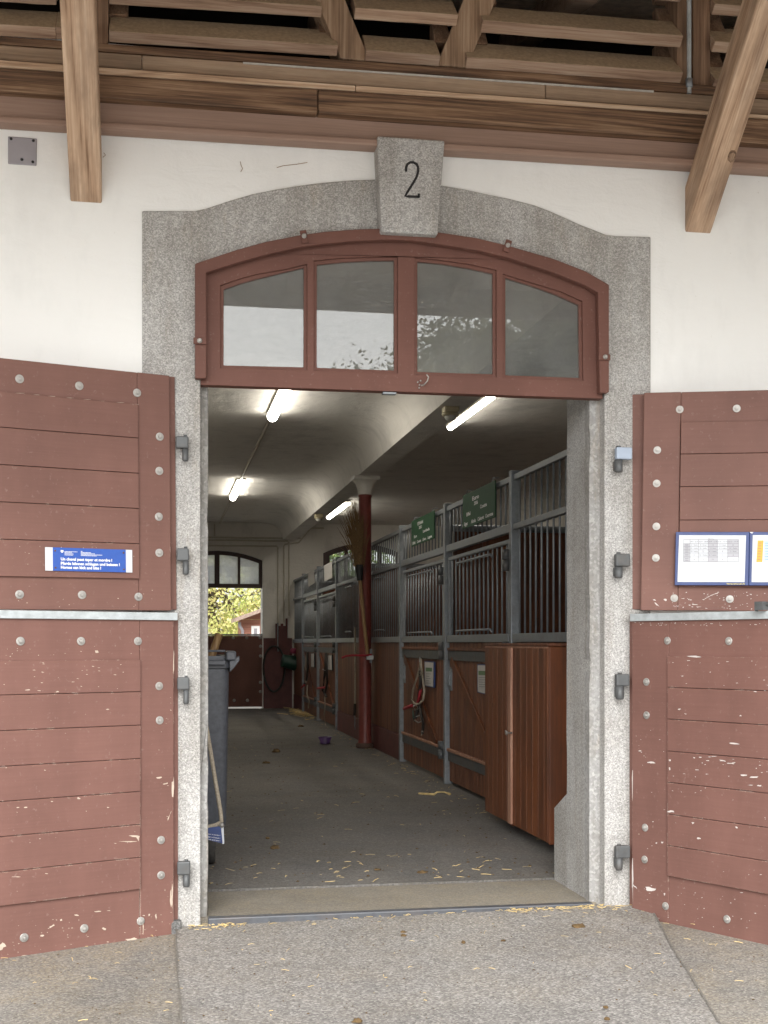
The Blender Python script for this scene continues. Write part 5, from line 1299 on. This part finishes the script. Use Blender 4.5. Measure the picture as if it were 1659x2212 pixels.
# ---- twig broom leaning on the column, strap, pole
Yc = Y_['d'] - .55
bm_ = empty('twig_broom', atY(784, 1420, 8.3), label='tall twig broom standing bristles up against the red column', cat='broom')
Yq = 8.33
MB().tube([atY(777, 1245, Yq), atY(783, 1310, Yq), atY(789, 1370, Yq), atY(795, 1420, Yq)], .021, 10).build('handle', M['cane'], bm_, world=True)
MB().tube([atY(776, 1220, Yq), atY(776.5, 1235, Yq), atY(777.5, 1254, Yq)], [.046, .044, .032], 12).build('binding', M['black'], bm_, world=True)
r = random.Random(5); mb = MB()
for i in range(230):
    sp = r.gauss(0, 1) * .42; u1 = 766 + sp * 34; v1 = 1085 + abs(sp) * 34 + r.uniform(-8, 60)
    u1 = max(728, min(806, u1 - (1222 - v1) * .02)); dy = r.uniform(-.10, .05)
    u0 = 776 + sp * 9
    pts = [atY(u0, 1224, Yq + dy * .2), atY(u0 + (u1 - u0) * .25 + r.uniform(-1, 1), 1224 + (v1 - 1224) * .4, Yq + dy * .5), atY(u0 + (u1 - u0) * .62 + r.uniform(-2, 2), 1224 + (v1 - 1224) * .75, Yq + dy), atY(u1 + r.uniform(-3, 3), v1, Yq + dy * 1.2)]
    mb.tube(pts, [.0042, .0036, .0028, .0014], 3, False)
tag(mb.build('bristles', M['twig'], bm_, world=True), kind='stuff')
tag(MB().tube([atY(738, 1421, 8.25), atY(748, 1417, 8.25), atY(762, 1415.5, 8.25), (atY(778, 1416, 8.25)), atY(790, 1416, 8.28), atY(802, 1414, 8.33)], .012, 8).build('red_strap', M['redp'], None), 'red webbing strap stretched around the foot of the twig broom', 'strap')
ck = empty('column_clasp', atY(800, 1418, 8.35), label='white and red clasp holding the broom handle by the column', cat='clasp')
MB().box(*sorted((atY(799, 1, 8.36).x, atY(803, 1, 8.36).x)), 8.34, 8.37, atY(800, 1432, 8.36).z, atY(800, 1402, 8.36).z).build('plate', M['galv'], ck, world=True)
MB().box(*sorted((atY(791, 1, 8.33).x, atY(806, 1, 8.33).x)), 8.30, 8.335, atY(800, 1425, 8.33).z, atY(800, 1416, 8.33).z).build('clip', M['paper'], ck, bevel=.006, world=True)
pl_ = empty('lead_pole', atX(767, 1450, XS - .05), label='thin grey pole and chain hanging on the panel behind the column', cat='pole')
MB().tube([atX(767, 1355, XS - .06), atX(767, 1520, XS - .06)], .013, 8).build('rod', M['rope'], pl_, world=True)
MB().tube([atX(767, 1520, XS - .06), atX(766, 1545, XS - .06)], .017, 8).build('sleeve', M['leather'], pl_, world=True)
for i in range(6):
    c = atX(766 + (i % 2) * 1.0, 1549 + 4.5 * i, XS - .06)
    MB().tube([c + Vector((0, .014 * math.cos(a), .022 * math.sin(a))) for a in [math.pi * 2 * k / 8 for k in range(9)]], .004, 5, False).build('chain_link', M['galv'], pl_, world=True)

# ---- things on the stable floor
c = atZ(702, 1607, 0); pu = empty('purple_cup', c, label='purple plastic cup left on the aisle floor', cat='cup')
MB().lathe([(.04, 0), (.07, .012), (.055, .02), (.085, .085), (.08, .085), (.05, .02), (.03, .015)], 18).build('cup', M['purple'], pu)

# ================================================================== LITTER ON THE GROUND
def straws(name, spots, label=None, n=100, seed=1, lmin=.02, lmax=.08, m=None, rad=.0011):
    r = random.Random(seed); mb = MB()
    for _ in range(n):
        fn = spots(r)
        if fn is None: continue
        x, y, z = fn; L = r.uniform(lmin, lmax); a = r.uniform(0, math.pi * 2); w_ = rad * r.uniform(.7, 1.8)
        d = Vector((math.cos(a), math.sin(a), r.uniform(-.05, .18))) * L; s = Vector((-math.sin(a), math.cos(a), 0)) * w_
        p = Vector((x, y, z + .0025)); b = p + d * .5 + Vector((0, 0, r.uniform(0, .004))) + s * r.uniform(-2, 2); q = p + d
        q.z = max(q.z, z + .002)
        up = Vector((0, 0, w_ * 1.2))
        mb.add([p - s, p + s, p + up, b - s, b + s, b + up, q - s, q + s, q + up], [(0,3,5,2),(1,2,5,4),(0,1,4,3),(3,6,8,5),(4,5,8,7),(3,4,7,6)])
    o = mb.build(name, m or M['straw'], None, recalc=False)
    return tag(o, label, 'straw', None, 'stuff')
def ground_z(x, y):
    if y > -1.3 and .12 < x < 2.3: return -.044 + (.016 + .018 * min(1, max(0, (x - .25) / 1.6))) * max(0, 1 + y / .9) ** 1.6
    return -.048
def sp_corner(r):
    k = r.random()
    if k < .36:       # right foot of the doorway
        x = r.uniform(1.55, 2.05); y = -.014 - abs(r.gauss(0, .035))
    elif k < .62:
        x = r.uniform(.10, .35); y = -.014 - abs(r.gauss(0, .04))
    elif k < .8:
        x = r.uniform(.2, 2.0); y = -.014 - abs(r.gauss(0, .02))
    else:
        x = r.uniform(2.0, 2.9); y = -.02 - abs(r.gauss(0, .07))
    return (x, y, ground_z(x, y))
straws('straw_drift', sp_corner, 'thin drift of straw chaff along the threshold and jamb feet', 260, 3, .006, .04, rad=.001)
def sp_out(r):
    x = r.uniform(-.6, 2.6); y = -1.4 * r.random() ** 1.3; return (x, y, ground_z(x, y) + .001)
straws('loose_straw', sp_out, 'loose straw bits scattered on the asphalt before the doorway', 130, 4, .005, .035, rad=.0009)
def sp_in(r):
    k = r.random()
    if k < .40: x = r.uniform(.2, 2.2); y = .7 + 9 * r.random() ** 1.6
    elif k < .9: y = r.uniform(1.8, 14); x = XS - .05 - abs(r.gauss(0, .10))
    else: y = r.uniform(.63, 1.4); x = r.uniform(.2, 1.9)
    return (x, y, 0)
straws('floor_straw', sp_in, 'straw wisps strewn along the aisle floor and stall fronts', 260, 5, .012, .06, rad=.0012)
def sp_pile(r):
    p = atZ(668 + r.gauss(0, 12), 1543 + r.gauss(0, 4.5), 0); return (min(p.x, XS - .05), p.y, abs(r.gauss(0, .015)))
straws('straw_heap', sp_pile, 'small heap of straw below the farthest stall door', 160, 6, .08, .25, rad=.004)
def lump(name, u, v, Z, r, label, m, flat=.6, seed=0):
    c = atZ(u, v, Z) if Z is not None else None
    rr = random.Random(seed + int(u)); mb = MB()
    bm = bmesh.new(); bmesh.ops.create_icosphere(bm, subdivisions=3, radius=1); r = r * .72; flat = flat * 1.5
    off = Vector((rr.uniform(0, 50), 0, 0)); sx, sy = rr.uniform(.8, 1.6), rr.uniform(.6, 1.1)
    vv = []
    for q in bm.verts:
        p = q.co * (1 + .45 * mnoise.noise(q.co * 1.7 + off) + .25 * mnoise.noise(q.co * 5 + off)); vv.append((p.x * r * sx, p.y * r * sy, max(0, p.z * r * flat + r * flat * .3)))
    mb.add(vv, [[x.index for x in f.verts] for f in bm.faces], True); bm.free()
    o = mb.build(name, m, None); o.location = c
    return tag(o, label, 'dung', 'dry dung crumbs on the ground')
for (u, v, rd, lb) in ((1249, 2006, .028, 'largest tawny dung crumb on the asphalt, right of the ramp'), (872, 2016, .014, 'dark dung crumb by the steel edge, left of centre on the ramp'),
                       (868, 2006, .009, 'tiny dark dung crumb nearest the steel edge, left of centre'), (1001, 2037, .013, 'dark dung crumb in the middle of the ramp, right of the wisp'), (872, 2023, .013, 'dark dung crumb just below its twin on the ramp'),
                       (1087, 2033, .009, 'small dung crumb on the right of the ramp'), (1308, 2178, .012, 'dark dung crumb at the lower right of the ramp'), (1311, 2203, .011, 'dung crumb at the bottom edge near the right seam'), (772, 2208, .015, 'flat dark crumb at the bottom edge in mid ramp'), (822, 2008, .010, 'low dark crumb on the left half of the ramp')):
    lump('dung_crumb', u, v, -.036, rd, lb, M['dung'])
for (u, v, rd, lb) in ((912, 1886, .022, 'brown dung crumb on the sill side of the aisle floor, right of centre'), (814, 1880, .016, 'brown dung crumb on the aisle floor by the sill, left of centre'), (594, 1833, .03, 'tawny dung crumb on the aisle floor beside the bin wheel'), (578, 1812, .02, 'small tawny dung crumb beyond the one by the bin wheel'),
                       (597, 1625, .06, 'dark dung heap far down the aisle'), (575, 1649, .035, 'dark dung crumb on the aisle before the far heap'), (650, 1570, .045, 'dark dung crumb at the far end of the aisle')):
    lump('dung_crumb', u, v, 0, rd, lb, M['dung'], .45)
rt = random.Random(77); mb = MB()
for _ in range(420):
    y = .7 + 12 * rt.random() ** 1.5; x = rt.uniform(.1, 2.3); s = rt.uniform(.003, .012)
    vv = [(x + s * math.cos(a) * rt.uniform(.5, 1.2), y + s * 1.2 * math.sin(a) * rt.uniform(.5, 1.2), .002) for a in [math.pi * 2 * k / 6 for k in range(6)]]
    mb.add(vv + [(x, y, .003 + s * .5)], [(k, (k + 1) % 6, 6) for k in range(6)])
tag(mb.build('dung_dust', M['dung'], None), 'brown crumbs trodden over the aisle floor', 'dung', None, 'stuff')
mb = MB()
for _ in range(260):
    y = -1.45 * rt.random(); x = rt.uniform(-.5, 2.7); s = rt.uniform(.002, .006); z = ground_z(x, y) + .002
    vv = [(x + s * math.cos(a) * rt.uniform(.5, 1.2), y + s * math.sin(a) * rt.uniform(.5, 1.2), z) for a in [math.pi * 2 * k / 6 for k in range(6)]]
    mb.add(vv + [(x, y, z + s * .6)], [(k, (k + 1) % 6, 6) for k in range(6)])
tag(mb.build('ground_crumbs', M['dung'], None), 'dark crumbs trodden into the asphalt before the doorway', 'dung', None, 'stuff')
lf = empty('torn_packing_strip', atZ(1090 * 0 + 940, 1714, 0), label='pale torn strip lying on the aisle floor before the cabinet', cat='strip')
MB().tube([atZ(905, 1714, .006), atZ(938, 1716, .012), atZ(944, 1711, .03), atZ(960, 1711, .02), atZ(973, 1716, .006)], [.009, .01, .007, .006, .012], 6).build('strip', M['straw'], lf, world=True)

# crescent scuffs of hooves on the aisle floor
rs_ = random.Random(9); mb = MB()
for _ in range(75):
    u = rs_.uniform(640, 1180); v = rs_.uniform(1740, 1885); c = atZ(u, v, .0)
    R0 = rs_.uniform(.04, .10); a0 = rs_.uniform(0, 6.3); da = rs_.uniform(.5, 1.7); wq = rs_.uniform(.001, .0028)
    n_ = 7; P_ = []
    for k in range(n_ + 1):
        a = a0 + da * k / n_; wk = wq * math.sin(math.pi * (k + .3) / (n_ + .6))
        P_ += [c + Vector(((R0 - wk) * math.cos(a), (R0 - wk) * math.sin(a), .0022)), c + Vector(((R0 + wk) * math.cos(a), (R0 + wk) * math.sin(a), .0022))]
    mb.add(P_, [(2*k, 2*k+1, 2*k+3, 2*k+2) for k in range(n_)])
tag(mb.build('hoof_scuffs', plain('pale_scuff', (.20, .195, .185), .9, var=.3, scale=80), SC.objects['floor'], recalc=False), kind='stuff')
# bits of straw and web caught on the plaster
def wisp(pts, label):
    e = MB().tube([atY(u, v, -.006) for u, v in pts], .0013, 5).build('straw_wisp', M['cane'], None)
    tag(e, label, 'straw', 'wisps stuck to the plaster')
wisp([(519, 349), (521, 358), (524, 364), (520, 371)], 'short brown wisp stuck to the plaster left of the keystone')
wisp([(598, 362), (612, 358), (640, 355), (664, 351)], 'long thin wisp stuck to the plaster nearest the keystone')
wisp([(224, 330), (228, 335), (222, 340)], 'tiny wisp stuck to the plaster beside the left timber brace')

# ================================================================== OUTSIDE
def tree(name, base, centre, rad, n, leaf, m, label, seed, clumps=26, core=0, cs=(.22, .42), lim=9):
    e = empty(name, base, label=label, cat='tree')
    r = random.Random(seed); base = Vector(base); centre = Vector(centre); tr = MB()
    tr.tube([base, base.lerp(centre, .35) + Vector((.1, 0, 0)), base.lerp(centre, .75), centre], [.19, .15, .11, .05], 10)
    cl_ = []
    for i in range(clumps):
        while True:
            q = Vector((r.uniform(-1, 1), r.uniform(-1, 1), r.uniform(-1, 1)))
            if .25 < q.length < 1: break
        q *= r.uniform(.85, 1.05); p = centre + Vector((q.x * rad[0], q.y * rad[1], q.z * rad[2])); cl_.append((p, r.uniform(*cs) * min(rad)))
        mid = centre.lerp(p, .5) + Vector((r.uniform(-.2, .2), r.uniform(-.2, .2), r.uniform(-.1, .25)))
        st = base.lerp(centre, r.uniform(.55, 1))
        tr.tube([st, mid, p], [.05, .03, .008], 5)
    tr.build('trunk', M['bark'], e, world=True)
    mb = MB()
    for i in range(n + core):
        if i >= n: leaf_ = leaf * 2.6; tight = .45
        else: leaf_ = leaf; tight = .75
        p, cr_ = cl_[r.randrange(len(cl_))]
        q = Vector((r.gauss(0, 1), r.gauss(0, 1), r.gauss(0, .8)))
        if q.length > lim: q *= lim * r.uniform(.6, 1) / q.length
        q = q * cr_ * tight + p
        if i >= n: q = centre + (q - centre) * .88
        a = Vector((r.uniform(-1, 1), r.uniform(-1, 1), r.uniform(-1.2, .3))).normalized(); b = a.orthogonal().normalized()
        b = (Matrix.Rotation(r.uniform(0, 6.3), 3, a) @ b); c = a.cross(b); s = leaf_ * r.uniform(.6, 1.25)
        mb.add([q, q + a * s * .4 + b * s * .24, q + a * s + c * s * .08, q + a * s * .4 - b * s * .24], [(0, 1, 2, 3)])
    tag(mb.build('crown', m, e, world=True, recalc=False), kind='stuff')
    return e
yt = YB + 9.5
tree('walnut_tree', (1.6, yt + .5, -.05), (1.0, yt, 3.2), (3.6, 2.2, 2.8), 32000, .11, M['leaf'], 'yellow green walnut tree seen through the far doorway', 11, 60)
tree('hedge_tree', (5.5, yt + 2, -.05), (4.8, yt + 1, 3.0), (2.6, 1.8, 2.6), 6000, .17, mk_leaf('green_leaves', [(.08, .16, .03), (.15, .24, .05), (.25, .28, .08)]), 'green tree outside the far side window', 12, 40)
sh = empty('garden_shed', (3.0, yt - 2.2, 0), label='red brown board shed with pale tiled roof outside the far doorway', cat='shed')
ysd = yt - 3.6
pe = atY(506, 1344, ysd); pg = atY(566, 1322, ysd); k = (pg.z - pe.z) / (pg.x - pe.x)
x0 = atY(521, 1350, ysd).x; x1 = x0 + 2.6; xm = (x0 + x1) / 2
def zr(x): return pe.z + k * (x - pe.x)
n = 11
for i in range(n):
    z0 = -.05 + i * .19; z1 = z0 + .188
    z1c = min(z1, zr(x0))
    if z0 < zr(x0): MB().box(x0, x1, ysd + .02, ysd + .05 - .004 * (i % 2), z0, z1c).build('plank', M['shedwood'], sh, world=True)
MB().prism([(x0, zr(x0) + .003), (xm, zr(xm)), (x1, zr(x0) + .003)], FY, ysd + .02, ysd + .06).build('gable', M['shedwood'], sh, world=True)
MB().box(x0, x1, ysd + .07, ysd + 1.2, -.05, zr(x0)).build('shed_body', M['shedwood'], sh, world=True)
for s in (1, -1):
    xa = pe.x if s > 0 else 2 * xm - pe.x
    MB().add([(xa, ysd - .3, zr(pe.x)), (xm, ysd - .3, zr(xm)), (xm, ysd + 1.3, zr(xm)), (xa, ysd + 1.3, zr(pe.x)), (xa, ysd - .3, zr(pe.x) + .09), (xm, ysd - .3, zr(xm) + .09), (xm, ysd + 1.3, zr(xm) + .09), (xa, ysd + 1.3, zr(pe.x) + .09)],
             [(0,3,2,1),(4,5,6,7),(0,1,5,4),(1,2,6,5),(2,3,7,6),(3,0,4,7)]).build('roof', M['tiles'], sh, world=True)
wn_ = [atY(u, v, ysd) for u, v in ((543, 1352), (561, 1352), (561, 1375), (543, 1375))]
MB().box(wn_[0].x, wn_[1].x, ysd - .01, ysd + .03, wn_[2].z, wn_[0].z).build('window', M['halfwhite'], sh, world=True)
MB().box(wn_[0].x + .06, wn_[1].x - .06, ysd - .02, ysd - .011, wn_[2].z, wn_[0].z - .06).build('window_pane', M['greyplate'], sh, world=True)
MB().tube([atY(517, 1344, ysd - .12), atY(518, 1352, ysd - .12), atY(524, 1362, ysd - .06), atY(524.5, 1400, ysd - .06)], .035, 8).build('downpipe', M['greyplate'], sh, world=True)
hz = empty('half_timbered_house', (-1, YB + 28, 0), label='pale half timbered house behind the walnut tree, seen through the far panes', cat='house')
yh = YB + 26
MB().box(-9, 2.2, yh, yh + 8, -.05, 6.2).build('wall', M['halfwhite'], hz, world=True)
for z in (2.9, 4.2, 5.5): MB().box(-9, 2.2, yh - .04, yh - .003, z, z + .2).build('timber', M['timberblue'], hz, world=True)
for i in range(9): MB().box(-8.6 + i * 1.3, -8.42 + i * 1.3, yh - .06, yh - .042, 1.6, 6.0).build('timber', M['timberblue'], hz, world=True)
MB().prism([(-9.6, 6.1), (-3.4, 10.5), (2.8, 6.1)], FY, yh - .5, yh + 8).build('roof', M['tiles'], hz, world=True)
# the orchard tree behind the camera that mirrors in the transom panes
tree('orchard_tree', (7.2, -15.5, -.05), (6.9, -15.0, 4.55), (4.3, 2.6, 2.75), 80000, .10, M['leafdark'], 'dark orchard tree across the yard, mirrored in the transom panes', 21, 300, 26000, (.15, .28), 1.5)
tree('orchard_tree', (10.5, -17.5, -.05), (11.5, -17.0, 4.8), (3.2, 2.4, 2.9), 36000, .09, M['leafdark'], 'second orchard tree across the yard, right of the mirrored one', 22, 80, 12000, (.18, .32), 1.35)
for o in SC.objects:
    if o.name.split('.')[0] == 'chip': o['kind'] = 'stuff'
